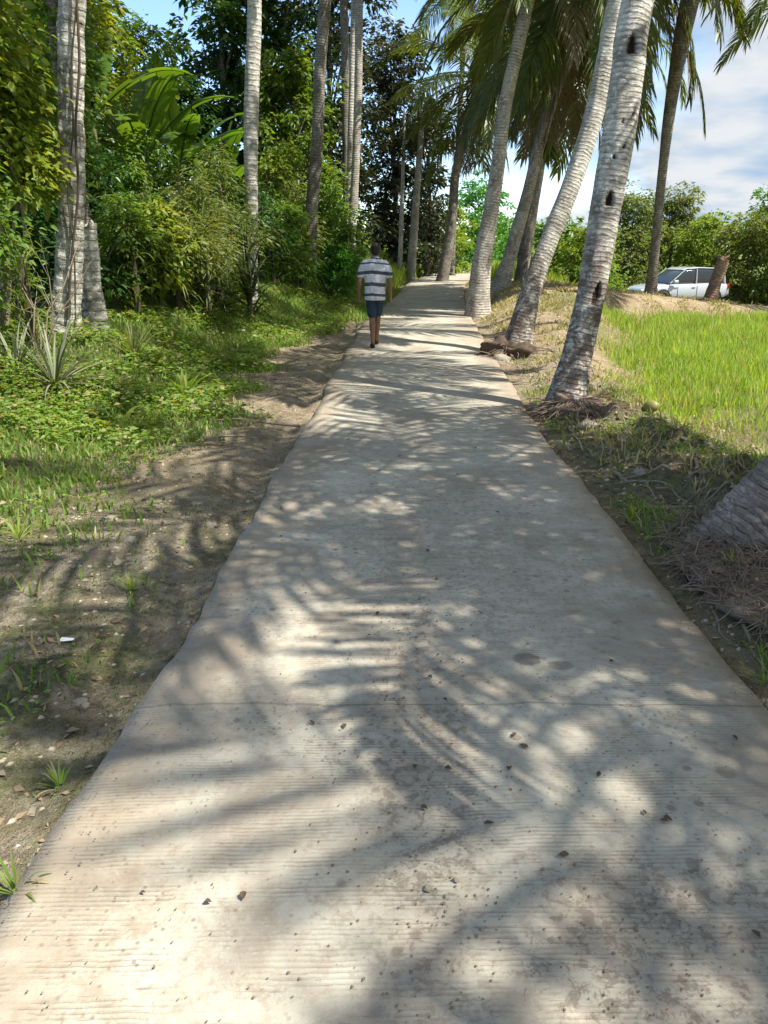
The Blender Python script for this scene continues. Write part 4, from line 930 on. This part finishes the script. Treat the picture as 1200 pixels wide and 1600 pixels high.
# right verge weeds and sparse tufts
def k_right(x, y):
    s = x-np.interp(y, RY, RR); return ss(.02, .25, s)*(1-ss(1.6, 2.6, s))*ss(-.02, .12, fbm(x*1.8, y*1.8, 95))*(1-ss(20, 30, y)*.6)*np.where(y < 9.0, 1, .10)
P = scatter(rng, 60000, 1.4, 6, 1.8, 30, k_right, 1.4)
hh = .04+.09*rng.random(len(P)); V, F = blades(P, hh, .006+.008*rng.random(len(P)), rng, .7)
tag(link('verge_grass', raw_mesh('verge_grass', V, F, M['weed'], False)), 'thin mossy grass between the path and the field', 'grass', kind='stuff')
P = scatter(rng, 26000, 1.4, 6, 1.8, 14, lambda x, y: k_right(x, y)*.9, 1.3)
n = len(P); P[:, 2] += .01+.06*rng.random(n); az = rng.random(n)*2*PI
D = np.stack([np.cos(az), np.sin(az), .4*rng.random(n)], -1); l = .02+.035*rng.random(n)
V, F = leaf_geo(P, D, unit(rng.normal(size=(n, 3))*.4+[0, 0, 1]), l, l*.55, .3, .15, False)
tag(link('verge_weeds', raw_mesh('verge_weeds', V, F, M['weed'], False)), 'small leafy weeds on the right verge', 'weeds', kind='stuff')
def k_dry(x, y):
    s = x-np.interp(y, RY, RR); return ss(.1, .5, s)*ss(-.03, .12, fbm(x*2.1, y*2.1, 195))*(1-ss(25, 27, y))*np.where((x > fieldx(y)+1.2) & (y < 20.3), .12, 1)
P = scatter(rng, 110000, 1.5, 14, 3.0, 27, k_dry, 1.1)
V, F = blades(P, .03+.12*rng.random(len(P))**1.5, .006+.0008*P[:, 1]+.006*rng.random(len(P)), rng, 1.1)
tag(link('dry_grass', raw_mesh('dry_grass', V, F, M['dry_grass'], False)), 'dry straw coloured grass on the sunlit dirt bank', 'dry grass', kind='stuff')
P = scatter(rng, 40000, 1.5, 14, 3.0, 27, lambda x, y: ss(.1, .5, x-np.interp(y, RY, RR))*(1-ss(25, 27, y))*(x < np.where(y < 20.5, fieldx(y)+.6, 99)), 1.1)
V, F = pebbles(P, .006+.03*rng.random(len(P))**4, rng)
tag(link('bank_clods', raw_mesh('bank_clods', V, F, simple('clod', (.40, .30, .19), .95, .1, var=.4, scale=7), False)), 'small clods of tan earth on the dirt bank', 'soil', kind='stuff')
# tall yellowish grass beyond the bend
def k_far(x, y): return ((x > np.interp(y, RY, RR)+.5) | (x < np.interp(y, RY, RL)-.3))*.9*(1-((x > 8.8) & (y < 39)))
P = scatter(rng, 60000, -2, 24, 30, 58, k_far)
V, F = blades(P, .35+.5*rng.random(len(P)), .03+.03*rng.random(len(P)), rng, .4)
tag(link('tall_grass', raw_mesh('tall_grass', V, F, M['grass'], False)), 'tall yellow-green grass beyond the bend of the path', 'grass', kind='stuff')
# litter of dry leaves, husk bits on the dirt
def k_lit(x, y):
    t = np.interp(y, RY, RL)-x; s = x-np.interp(y, RY, RR)
    return np.where(t > .02, np.exp(-(np.maximum(t-1.3, 0))/1.2), 0)*.5 + np.where(s > .02, np.exp(-(np.maximum(s-1.2, 0))/.8), 0)
P = scatter(rng, 34000, -5, 5, 1.2, 18, k_lit, 1.6)
n = len(P); P[:, 2] += .008; az = rng.random(n)*2*PI; D = np.stack([np.cos(az), np.sin(az), .15*rng.normal(size=n)], -1); l = .012+.05*rng.random(n)**2
V, F = leaf_geo(P, D, unit(rng.normal(size=(n, 3))*.35+[0, 0, 1]), l, l*(.25+.5*rng.random(n)), .0, .2, False)
tag(link('leaf_litter', raw_mesh('leaf_litter', V, F, M['dry_leaf'], False)), 'scattered dry leaf litter on the dirt either side of the path', 'leaf litter', kind='stuff')
# gravel crumbs on dirt and on the path's rim
M['pebble'] = simple('pebble', (.36, .31, .25), .9, .2, var=.5, scale=9)
P = scatter(rng, 60000, -4.5, 4.5, 1.2, 16, lambda x, y: k_lit(x, y)*(.25+.75*(vnoise(x*2.2, y*2.2, 97) > .45)), 1.6)
V, F = pebbles(P, .004+.018*rng.random(len(P))**3, rng)
tag(link('gravel', raw_mesh('gravel', V, F, M['pebble'], False)), 'small stones and crumbs of soil lying on the dirt', 'gravel', kind='stuff')
P = scatter(rng, 120000, -3.4, 3.2, 1.1, 8, lambda x, y: k_lit(x, y)*(.3+.7*(vnoise(x*5, y*5, 98) > .5)), 1.3)
V, F = pebbles(P, .0015+.0075*rng.random(len(P))**2.5, rng)
tag(link('soil_crumbs', raw_mesh('soil_crumbs', V, F, simple('crumb', (.21, .17, .12), .95, .1, var=.75, scale=40), False)), 'fine crumbs of dark soil covering the dirt near the path', 'soil', kind='stuff')
P = scatter(rng, 70000, -4.0, -.6, 1.1, 6.5, lambda x, y: k_lit(x, y)*ss(-.05, .1, fbm(x*3, y*3, 99)), 1.2)
V, F = blades(P, .008+.022*rng.random(len(P)), .004+.004*rng.random(len(P)), rng, .9)
tag(link('moss', raw_mesh('moss', V, F, M['moss'], False)), 'dull green moss and sprouting tufts on the shaded dirt', 'moss', kind='stuff')
n = 9000; x = rng.random(n); y = 1.0+13*rng.random(n)**1.3; e = np.where(rng.random(n) < .5, x**3.2*.5, 1-x**3.2*.5); l0 = roadL(y); r0 = roadR(y)
P = np.stack([l0+.02+(r0-l0-.04)*e, y, 0*y+.004], -1)
V, F = pebbles(P, .001+.0035*rng.random(n)**3, rng)
V2, F2 = [], []
k_ = 1500; cx = np.where(rng.random(k_) < .55, .12+.16*rng.normal(size=k_), .75+.35*rng.normal(size=k_)); cy = np.where(cx < .45, 1.1+2.6*rng.random(k_), 1.05+.6*rng.random(k_))
cx = np.clip(cx, -.8, 1.35); V3, F3 = pebbles(np.stack([cx, cy, 0*cx+.003], -1), (.001+.0045*rng.random(k_)**2.5), rng); F = np.concatenate([F, F3+len(V)]); V = np.concatenate([V, V3])
tag(link('grit', raw_mesh('grit', V, F, simple('grit', (.2, .16, .12), .9, .2, var=.5), False)), 'dark grit and crumbs scattered over the concrete path', 'grit', kind='stuff')

# ------------------------------------------------------------------ single small things
def road_pt(px, py, z=.0):
    d_ = ray(px, py); k = -(CAM_H-z)/d_[2]; return np.array([d_[0]*k, d_[1]*k, z])
def rock_mesh(seed, amp=.6):
    u = np.linspace(0, PI, 12); v = np.linspace(0, 2*PI, 18, endpoint=False); U, Vv = np.meshgrid(u, v, indexing='ij')
    x = np.sin(U)*np.cos(Vv); y = np.sin(U)*np.sin(Vv); z = np.cos(U); k = 1+amp*2*fbm(x*1.8+seed+z, y*1.8+z, seed, 4)
    idx = np.arange(12*18).reshape(12, 18); j = np.roll(idx, -1, 1)
    return raw_mesh('stone', np.stack([x*k, y*k, z*k*.7], -1).reshape(-1, 3), np.stack([idx[:-1], idx[1:], j[1:], j[:-1]], -1).reshape(-1, 4), M['stone'], False)
M['stone'] = simple('stone', (.25, .22, .175), .95, .15, var=.6, scale=6)
RK = [rock_mesh(s) for s in (1, 2, 3)]
for i, (px, py, s, lab) in enumerate((
    (330, 822, .045, 'pale rounded stone in the shade left of the path'),
    (172, 812, .05, 'flat pale stone further left in the dirt'),
    (205, 845, .04, 'reddish stone at the left in a sunny patch'),
    (918, 668, .10, 'rounded grey stone at the foot of the large notched palm'),
    (885, 700, .09, 'grey stone at the path edge below the large notched palm'),
    (780, 565, .16, 'grey boulder at the path edge below the ringed palm'),
    (1000, 740, .06, 'brownish stone on the verge right of the path'),
    (125, 1100, .035, 'pale stone in the shaded dirt at the lower left'),
    (185, 880, .03, 'small stone in the sunny patch at the left'))):
    p = ground_at(px, py); o = link('stone', RK[i % 3]); o.location = (p[0], p[1], p[2]+s*.05); o.scale = (s, s*.9, s*.8); o.rotation_euler = (0, 0, i*1.3); tag(o, lab, 'stone', 'loose stones beside the path')
for i, (px, py, s, lab) in enumerate(((668, 1391, .011, 'tiny white pebble on the sunlit concrete'), (712, 1376, .009, 'tiny pale pebble in the shade beside the white one'))):
    p = road_pt(px, py); o = link('pebble', RK[i]); o.location = (p[0], p[1], s*.55); o.scale = (s,)*3; tag(o, lab, 'pebble')
# fallen coconut
p = ground_at(1016, 648); o = link('fallen_coconut', NUT); o.location = (p[0], p[1], p[2]+.08); o.rotation_euler = (1.2, .3, .6); o.scale = (.62,)*3; tag(o, 'yellow-green fallen coconut lying at the edge of the field', 'coconut')
# white scrap of litter
p = ground_at(105, 1004); V = np.array([[-.03, -.012, 0], [.032, -.01, .006], [.03, .014, .003], [-.028, .012, .008], [0, .001, .012]])
sl = V.copy(); sl[:, 2] -= .0015
o = link('paper_scrap', raw_mesh('paper_scrap', np.vstack([V, sl]), np.array([[0, 1, 4], [1, 2, 4], [2, 3, 4], [3, 0, 4], [6, 5, 9], [7, 6, 9], [8, 7, 9], [5, 8, 9]]), simple('paper', (.72, .74, .80), .6, .3, var=.05), False))
o.location = (p[0], p[1], p[2]+.012); tag(o, 'small white scrap of paper on the dark dirt left of the path', 'litter')
# fallen leaves on the road
def leaf_one(seed, L_=.05, W_=.03):
    r = np.random.default_rng(seed); V, F = leaf_geo(np.array([[-L_/2, 0, 0]]), np.array([[1., 0, 0]]), np.array([[0, 0, 1.]]), L_, W_, -.1, .25+.2*r.random(), True)
    V2 = V.copy(); V2[:, 2] -= .0008; return raw_mesh('fallen_leaf', np.vstack([V, V2]), np.vstack([F, F[:, ::-1]+len(V)]), M['fallen'], False)
M['fallen'] = simple('fallen', (.10, .07, .05), .8, .2, var=.5, scale=30)
LM = [leaf_one(i, .026+.007*i, .02+.004*(i%2)) for i in range(4)]
lr = np.random.default_rng(44)
for i in range(48):
    if i < 14:
        px, py = ((695, 1095), (672, 1060), (803, 1150), (818, 1168), (648, 1200), (700, 1203), (935, 1212), (880, 1338), (325, 1412), (380, 1402), (1148, 1155), (590, 960), (955, 1035), (1180, 1462))[i]
        p = road_pt(px, py)
    else:
        y = 1.2+6.5*lr.random()**1.4; c = .1+.5*lr.normal(); p = np.array([np.clip(c, -.85, 1.35), y, 0])
    o = link('fallen_leaf', LM[i % 4]); o.location = (p[0], p[1], .006); s = (.35+.55*lr.random()) if i >= 14 else .8
    o.scale = (s, s, s); o.rotation_euler = (lr.normal()*.12, lr.normal()*.12, lr.random()*6.3)
    tag(o, 'small dark fallen leaf lying on the concrete path', 'leaf', 'fallen leaves on the path')
# dry sticks
for i, (px, py, L_, az, lab) in enumerate(((400, 665, .9, 2.9, 'long dry stick across the dirt left of the path'), (350, 690, .5, .4, 'short dry stick in the shaded dirt'), (490, 455, 1.1, 2.6, 'pale fallen branch on the grassy bank left of the man'), (25, 640, .8, .9, 'dry stick lying among the weeds at the left edge'))):
    p = ground_at(px, py); mb = MB(); r = np.random.default_rng(i); pts = [[-L_/2, 0, .0], [-L_*.15, .03, .02], [L_*.2, -.03, .03], [L_/2, .02, .01]]
    tube(mb, catmull(pts, 5), np.linspace(.014, .005, 16), 6); tube(mb, [[0, 0, .02], [L_*.12, .1, .05], [L_*.2, .16, .04]], [.007, .005, .003], 5)
    o = mb.obj('dry_stick', M['twig']); o.location = (p[0], p[1], p[2]+.02); o.rotation_euler = (0, 0, az); tag(o, lab, 'stick')
# bare twigs at the far left
mb = MB(); r = np.random.default_rng(3)
for i in range(7):
    a = r.random()*2*PI; d = np.array([math.cos(a)*.35, math.sin(a)*.35, 1]); p = np.zeros(3); P = [p]
    for j in range(5): d = unit(d+r.normal(size=3)*.22); P.append(P[-1]+d*(.25+.12*r.random()))
    tube(mb, P, np.linspace(.011, .003, 6), 5)
    for j in (2, 3): e = unit(d+r.normal(size=3)*.7); tube(mb, [P[j], P[j]+e*.2, P[j]+e*.38+[0, 0, .05]], [.005, .004, .002], 4)
x, y = -3.75, 8.3
o = mb.obj('bare_bush', M['twig']); o.location = (x, y, tz(x, y)); tag(o, 'bare pale twiggy bush at the left edge in front of the rough trunk', 'bush')

# ------------------------------------------------------------------ parked car
def loft(mb, secs):
    S = np.array(secs, float); n, k = S.shape[:2]; idx = np.arange(n*k).reshape(n, k); j = np.roll(idx, -1, 1)
    F = np.stack([idx[:-1], idx[1:], j[1:], j[:-1]], -1).reshape(-1, 4); mb.add(S.reshape(-1, 3), F)
    for e in (0, n-1):
        c = S[e].mean(0); V = np.vstack([S[e], c]); T = np.array([[i, (i+1) % k, k] for i in range(k)]); mb.add(V, T if e == 0 else T[:, ::-1])
def super_sec(x, hw, z0, z1, e=5, n=28, crown=0):
    a = np.linspace(0, 2*PI, n, endpoint=False); c, s = np.cos(a), np.sin(a)
    yy = hw*np.sign(c)*np.abs(c)**(2/e); z = (z0+z1)/2 + (z1-z0)/2*np.sign(s)*np.abs(s)**(2/e)
    return np.stack([np.full(n, x), yy, z], -1)
def make_car():
    M['paint'] = simple('paint', (.38, .43, .50), .25, .5, 0, .03, 2, .6); M['glass'] = simple('glass_dark', (.025, .035, .045), .08, .6, 0, .1)
    M['rubber'] = simple('rubber', (.02, .02, .02), .8, .3); M['alloy'] = simple('alloy', (.45, .46, .48), .3, .5, .8, .05)
    M['trim'] = simple('trim', (.03, .03, .033), .6, .3); M['lamp'] = simple('lamp', (.7, .72, .75), .1, .6); M['lamp_red'] = simple('lamp_red', (.4, .02, .02), .2, .5)
    x, y = (1066-600)/FPX*(35*cp), 35.0
    root = empty('parked_car', (x, y, tz(x, y)+.0), 'silver white car parked beyond the dirt bank, nose to the left', 'car', rz=PI+R(16))
    # local: +x front, length 4.8
    mb = MB(); st = [(-2.40, .70, .55, .85), (-2.36, .82, .42, 1.02), (-2.1, .90, .34, 1.08), (-1.2, .93, .30, 1.08), (0, .93, .30, 1.06), (.9, .93, .30, 1.05), (1.25, .92, .32, 1.03), (1.8, .90, .34, .98), (2.2, .84, .38, .90), (2.38, .72, .44, .80), (2.42, .6, .5, .72)]
    loft(mb, [super_sec(*s) for s in st]); mb.obj('body', M['paint'], root)
    mb = MB(); st = [(-2.15, .78, 1.0, 1.30), (-1.95, .78, 1.0, 1.62), (-1.5, .77, 1.0, 1.70), (-.6, .77, 1.0, 1.73), (.1, .76, 1.0, 1.70), (.55, .76, 1.0, 1.50), (1.10, .78, .98, 1.09)]
    loft(mb, [super_sec(*s, e=6) for s in st]); mb.obj('window', M['glass'], root)
    mb = MB(); st = [(-2.02, .70, 1.60, 1.66), (-1.5, .735, 1.675, 1.745), (-.6, .735, 1.70, 1.775), (.05, .72, 1.675, 1.74), (.28, .66, 1.62, 1.66)]
    loft(mb, [super_sec(*s, e=4) for s in st]); mb.obj('roof', M['paint'], root)
    for sy in (-1, 1):
        for (x0, z0, x1, z1, w_) in ((-.45, 1.05, -.42, 1.71, .07), (-1.35, 1.05, -1.45, 1.69, .08), (1.0, 1.06, .2, 1.68, .05), (-2.05, 1.05, -1.95, 1.62, .12)):
            mb = MB(); tube(mb, [[x0, sy*.80, z0], [x1, sy*.765, z1]], [w_*.5, w_*.45], 8); mb.obj('pillar', M['paint'], root)
        mb = MB(); loft(mb, [super_sec(.75+i*.11, .06+.04*math.sin(PI*i/3), 1.08, 1.22, 3, 12) + [0, sy*1.02, 0] for i in range(3)]); mb.obj('mirror', M['paint'], root)
        for xx in (-.45, .62): mb = MB(); tube(mb, [[xx, sy*.937, .42], [xx+.02, sy*.940, .75], [xx, sy*.93, 1.0]], .008, 5); mb.obj('door_seam', M['trim'], root)
        for xx in (-.25, .75): mb = MB(); tube(mb, [[xx-.1, sy*.95, .9], [xx+.1, sy*.95, .9]], .016, 6); mb.obj('door_handle', M['paint'], root)
        mb = MB(); loft(mb, [super_sec(2.20, .14, .68, .82, 3, 12)+[0, sy*.62, 0], super_sec(2.415, .12, .70, .79, 3, 12)+[0, sy*.55, 0]]); mb.obj('headlight', M['lamp'], root)
        mb = MB(); loft(mb, [super_sec(-2.39, .09, .75, 1.0, 3, 12)+[0, sy*.74, 0], super_sec(-2.2, .1, .75, 1.02, 3, 12)+[0, sy*.78, 0]]); mb.obj('tail_light', M['lamp_red'], root)
        for xx in (-1.42, 1.42):
            wh = empty('w', (0, 0, 0), None, None); bpy.data.objects.remove(wh)
            mb = MB(); a = np.linspace(0, 2*PI, 33)[:, None]
            sec = [(.36, -.12), (.37, -.08), (.375, 0), (.37, .08), (.36, .12), (.24, .13), (.23, .02), (.24, -.13)]
            V = np.array([[[xx+r0*math.cos(t), sy*.82+q, .36+r0*math.sin(t)] for r0, q in sec] for t in np.linspace(0, 2*PI, 32, endpoint=False)])
            n, k = 32, len(sec); idx = np.arange(n*k).reshape(n, k); j = np.roll(idx, -1, 1); ii = np.roll(idx, -1, 0); jj = np.roll(j, -1, 0)
            mb.add(V.reshape(-1, 3), np.stack([idx, ii, jj, j], -1).reshape(-1, 4)); wo_ = mb.obj('wheel', M['rubber'], root)
            mb = MB()
            for q in range(5):
                t = q*2*PI/5; tube(mb, [[xx, sy*.93, .36], [xx+.23*math.cos(t), sy*.925, .36+.23*math.sin(t)]], [.035, .028], 6)
            tube(mb, [[xx, sy*.90, .36], [xx, sy*.945, .36]], [.07, .05], 12); mb.obj('rim', M['alloy'], wo_)
            mb = MB(); pts = [[xx+.43*math.cos(t), sy*.925, .36+.43*math.sin(t)] for t in np.linspace(-.05, PI+.05, 18)]; tube(mb, pts, .035, 6); mb.obj('wheel_arch', M['trim'], root)
    mb = MB(); loft(mb, [super_sec(2.36, .5, .48, .70, 5, 16), super_sec(2.445, .46, .5, .68, 5, 16)]); mb.obj('grille', M['trim'], root)
    mb = MB(); loft(mb, [super_sec(-2.42, .78, .36, .56, 5, 16), super_sec(-2.3, .86, .34, .58, 5, 16)]); mb.obj('bumper', M['trim'], root)
make_car()
bpy.data.objects['parked_car'].scale = (.91, .91, .93)

# ------------------------------------------------------------------ the walking man
def capsule(mb, a, b, ra, rb, n=14):
    a = np.array(a, float); b = np.array(b, float); T = b-a; L_ = np.linalg.norm(T); T = T/L_
    A = unit(np.cross(T, [.2, .3, .9] if abs(T[2]) < .9 else [1, .1, 0])); B = np.cross(T, A); secs = []
    for t in np.linspace(-PI/2+.15, 0, 5): secs.append((a+T*ra*math.sin(t), ra*math.cos(t)))
    for t in np.linspace(0, PI/2-.15, 5): secs.append((b+T*rb*math.sin(t), rb*math.cos(t)))
    an = np.linspace(0, 2*PI, n, endpoint=False)
    S = [c + r0*(A[None]*np.cos(an)[:, None]+B[None]*np.sin(an)[:, None]) for c, r0 in secs]; loft_fix(mb, S)
def loft_fix(mb, S):
    S = np.array(S); n, k = S.shape[:2]; idx = np.arange(n*k).reshape(n, k); j = np.roll(idx, -1, 1)
    V = np.vstack([S.reshape(-1, 3), S[0].mean(0)[None], S[-1].mean(0)[None]]); c0, c1 = n*k, n*k+1
    F4 = np.stack([idx[:-1], j[:-1], j[1:], idx[1:]], -1).reshape(-1, 4); F3 = np.concatenate([F4[:, [0, 1, 2]], F4[:, [0, 2, 3]]])
    e0 = np.stack([j[0], idx[0], np.full(k, c0)], -1); e1 = np.stack([idx[-1], j[-1], np.full(k, c1)], -1); mb.add(V, np.concatenate([F3, e0, e1]))
def eloft(mb, rows, n=24):
    an = np.linspace(0, 2*PI, n, endpoint=False)
    loft_fix(mb, [np.stack([cx+rx*np.cos(an), cy+ry*np.sin(an), np.full(n, z)], -1) for (cx, cy, z, rx, ry) in rows])
def chain(mb, pts, rads):
    for i in range(len(pts)-1): capsule(mb, pts[i], pts[i+1], rads[i], rads[i+1])
def remesh(mb, name, mat, vox, parent, smooth=4):
    o = mb.obj('tmp', mat); m = o.modifiers.new('r', 'REMESH'); m.mode = 'VOXEL'; m.voxel_size = vox; m.use_smooth_shade = True
    s = o.modifiers.new('s', 'SMOOTH'); s.iterations = smooth; s.factor = .5
    dg = bpy.context.evaluated_depsgraph_get(); dg.update(); me = bpy.data.meshes.new_from_object(o.evaluated_get(dg)); bpy.data.objects.remove(o)
    me.name = name; me.materials.clear(); me.materials.append(mat)
    for pl in me.polygons: pl.use_smooth = True
    return link(name, me, parent)
def make_person():
    skin = simple('skin', (.22, .115, .07), .55, .35, var=.12, scale=6); M['hair'] = simple('hair', (.012, .010, .010), .5, .4, var=.3, scale=60)
    t = NT('striped_shirt'); _, _, z = t.xyz(t.n('ShaderNodeTexCoord').outputs['Object'])
    x_, y_, _ = t.xyz(t.n('ShaderNodeTexCoord').outputs['Object'])
    zc_ = t.math('ADD', z, t.math('MULTIPLY', t.math('ABSOLUTE', t.math('SUBTRACT', x_, -.05)), .10)); band = None
    for c_, hw_ in ((.875, .022), (1.045, .030), (1.235, .028), (1.385, .012), (1.46, .012)):
        b_ = t.math('LESS_THAN', t.math('ABSOLUTE', t.math('SUBTRACT', zc_, c_)), hw_); band = b_ if band is None else t.math('MAXIMUM', band, b_)
    wv = t.noise(t.n('ShaderNodeTexCoord').outputs['Object'], 9, 4)
    shirt = t.fin(t.bsdf(t.mix(band, t.mix(wv, (.56, .58, .66), (.66, .68, .74)), (.085, .09, .12)), .85, t.bump(t.noise(t.n('ShaderNodeTexCoord').outputs['Object'], 6, 3, .5, 1.2), .12, .9), .2))
    shorts = simple('shorts', (.022, .045, .075), .8, .25, var=.3, scale=10); shoe = simple('sandal', (.02, .015, .018), .7, .3)
    X0 = road_pt(586, 545)
    root = empty('person', (X0[0], X0[1]+.30, 0.004), 'man walking away in white shirt with dark stripes and dark blue shorts', 'person')
    b = MB()
    eloft(b, [(0, 0, .80, .14, .10), (0, 0, .86, .165, .12), (0, .0, .95, .16, .11), (0, .01, 1.08, .145, .10), (0, .02, 1.22, .165, .11), (0, .03, 1.33, .18, .11), (0, .04, 1.40, .14, .09), (0, .06, 1.45, .06, .06)])
    capsule(b, (0, .06, 1.42), (.01, .10, 1.52), .055, .052)
    eloft(b, [(.012, .12, 1.465, .03, .03), (.012, .125, 1.49, .058, .07), (.012, .12, 1.54, .073, .092), (.012, .115, 1.59, .077, .098), (.012, .105, 1.635, .07, .09), (.012, .10, 1.67, .045, .06), (.012, .10, 1.685, .012, .015)])
    capsule(b, (.012, .21, 1.565), (.012, .232, 1.545), .010, .016)            # nose
    capsule(b, (-.012, .205, 1.515), (.036, .205, 1.515), .009, .009)          # lips
    for s in (-1, 1):
        capsule(b, (.012+s*.078, .105, 1.575), (.012+s*.080, .10, 1.545), .016, .011); capsule(b, (.012+s*.03, .203, 1.59), (.012+s*.034, .2, 1.59), .011, .011)
    # arms: left hangs a little forward, right a little back
    for s, el, wr in ((-1, (-.262, -.03, 1.09), (-.272, .05, .85)), (1, (.255, -.03, 1.09), (.262, -.0, .85))):
        chain(b, [(s*.165, .03, 1.365), (s*.21, .015, 1.27), el, ((el[0]+wr[0])/2, (el[1]+wr[1])/2, (el[2]+wr[2])/2), wr], [.055, .047, .038, .036, .025])
        w_ = np.array(wr); pd = unit(np.array([s*.02, .12, -1.])); capsule(b, w_, w_+pd*.075, .024, .030); ac = np.array([0, 1., 0])
        for q, (off, L_) in enumerate(((.033, .068), (.012, .078), (-.009, .072), (-.029, .056))):
            p0 = w_+pd*.075+ac*off; p1 = p0+unit(pd+[-s*.15, 0, 0])*L_*.5; p2 = p1+unit(pd+[-s*.5, 0, 0])*L_*.5; chain(b, [p0, p1, p2], [.0095, .009, .0075])
        q0 = w_+pd*.02+ac*.024; chain(b, [q0, q0+[-s*.01, .025, -.028], q0+[-s*.014, .032, -.058]], [.012, .011, .009])
    # legs: left trails, right leads
    hipL, hipR = (-.07, 0, .84), (.07, 0, .84)
    chain(b, [hipL, (-.055, .03, .48), (-.046, -.05, .36), (-.04, -.26, .12)], [.085, .052, .053, .031]); chain(b, [(-.04, -.26, .11), (-.043, -.235, .055), (-.05, -.13, .035)], [.036, .036, .03])
    chain(b, [hipR, (.045, .17, .48), (.035, .20, .36), (.025, .30, .10)], [.085, .052, .053, .031]); chain(b, [(.015, .30, .09), (.015, .32, .05), (.02, .44, .035)], [.036, .036, .028])
    body = remesh(b, 'body', skin, .0065, root, 3)
    s_ = MB()
    eloft(s_, [(0, 0, .775, .172, .130), (0, 0, .80, .180, .136), (0, 0, .92, .178, .132), (0, .01, 1.08, .182, .128), (0, .02, 1.22, .198, .132), (0, .03, 1.33, .205, .130), (0, .04, 1.40, .165, .110), (.005, .055, 1.45, .090, .085), (.005, .07, 1.475, .066, .070)])
    for s, e in ((-1, (-.240, -.008, 1.185)), (1, (.236, -.008, 1.185))): chain(s_, [(s*.155, .03, 1.355), (s*.205, .015, 1.29), e], [.078, .074, .068])
    remesh(s_, 'shirt', shirt, .009, root, 3)
    s_ = MB()
    eloft(s_, [(0, 0, .77, .165, .125), (0, 0, .82, .168, .128), (0, 0, .90, .150, .11)]); chain(s_, [(-.072, 0, .80), (-.058, .028, .54)], [.092, .078]); chain(s_, [(.070, 0, .80), (.048, .14, .56)], [.092, .078])
    remesh(s_, 'shorts', shorts, .009, root, 3)
    s_ = MB(); eloft(s_, [(.012, .075, 1.50, .05, .055), (.012, .08, 1.54, .078, .075), (.012, .088, 1.60, .086, .09), (.012, .092, 1.65, .079, .098), (.012, .10, 1.69, .05, .07), (.012, .10, 1.70, .012, .02)])
    remesh(s_, 'hair', M['hair'], .007, root, 2)
    for (a, c_) in (((-.04, -.27, .045), (-.052, -.10, .022)), ((.015, .275, .022), (.022, .47, .022))):
        s_ = MB(); eloft(s_, [(a[0], a[1], a[2]-.02, .001, .001)]+[(a[0], a[1], a[2]-.015, .03, .03), (a[0], a[1], a[2]+.005, .03, .03)]) if False else None
        chain(s_, [a, ((a[0]+c_[0])/2, (a[1]+c_[1])/2, (a[2]+c_[2])/2+.004), c_], [.040, .043, .040])
        o = s_.obj('sandal', shoe, root); 
        V = o.data.vertices
        for v in V: v.co.z = max(.002, v.co.z)
make_person()
bpy.data.objects['person'].scale = (.97, .97, .97)
for o in bpy.data.objects:
    if o.name == 'person': o.scale = (.97, .97, .97)
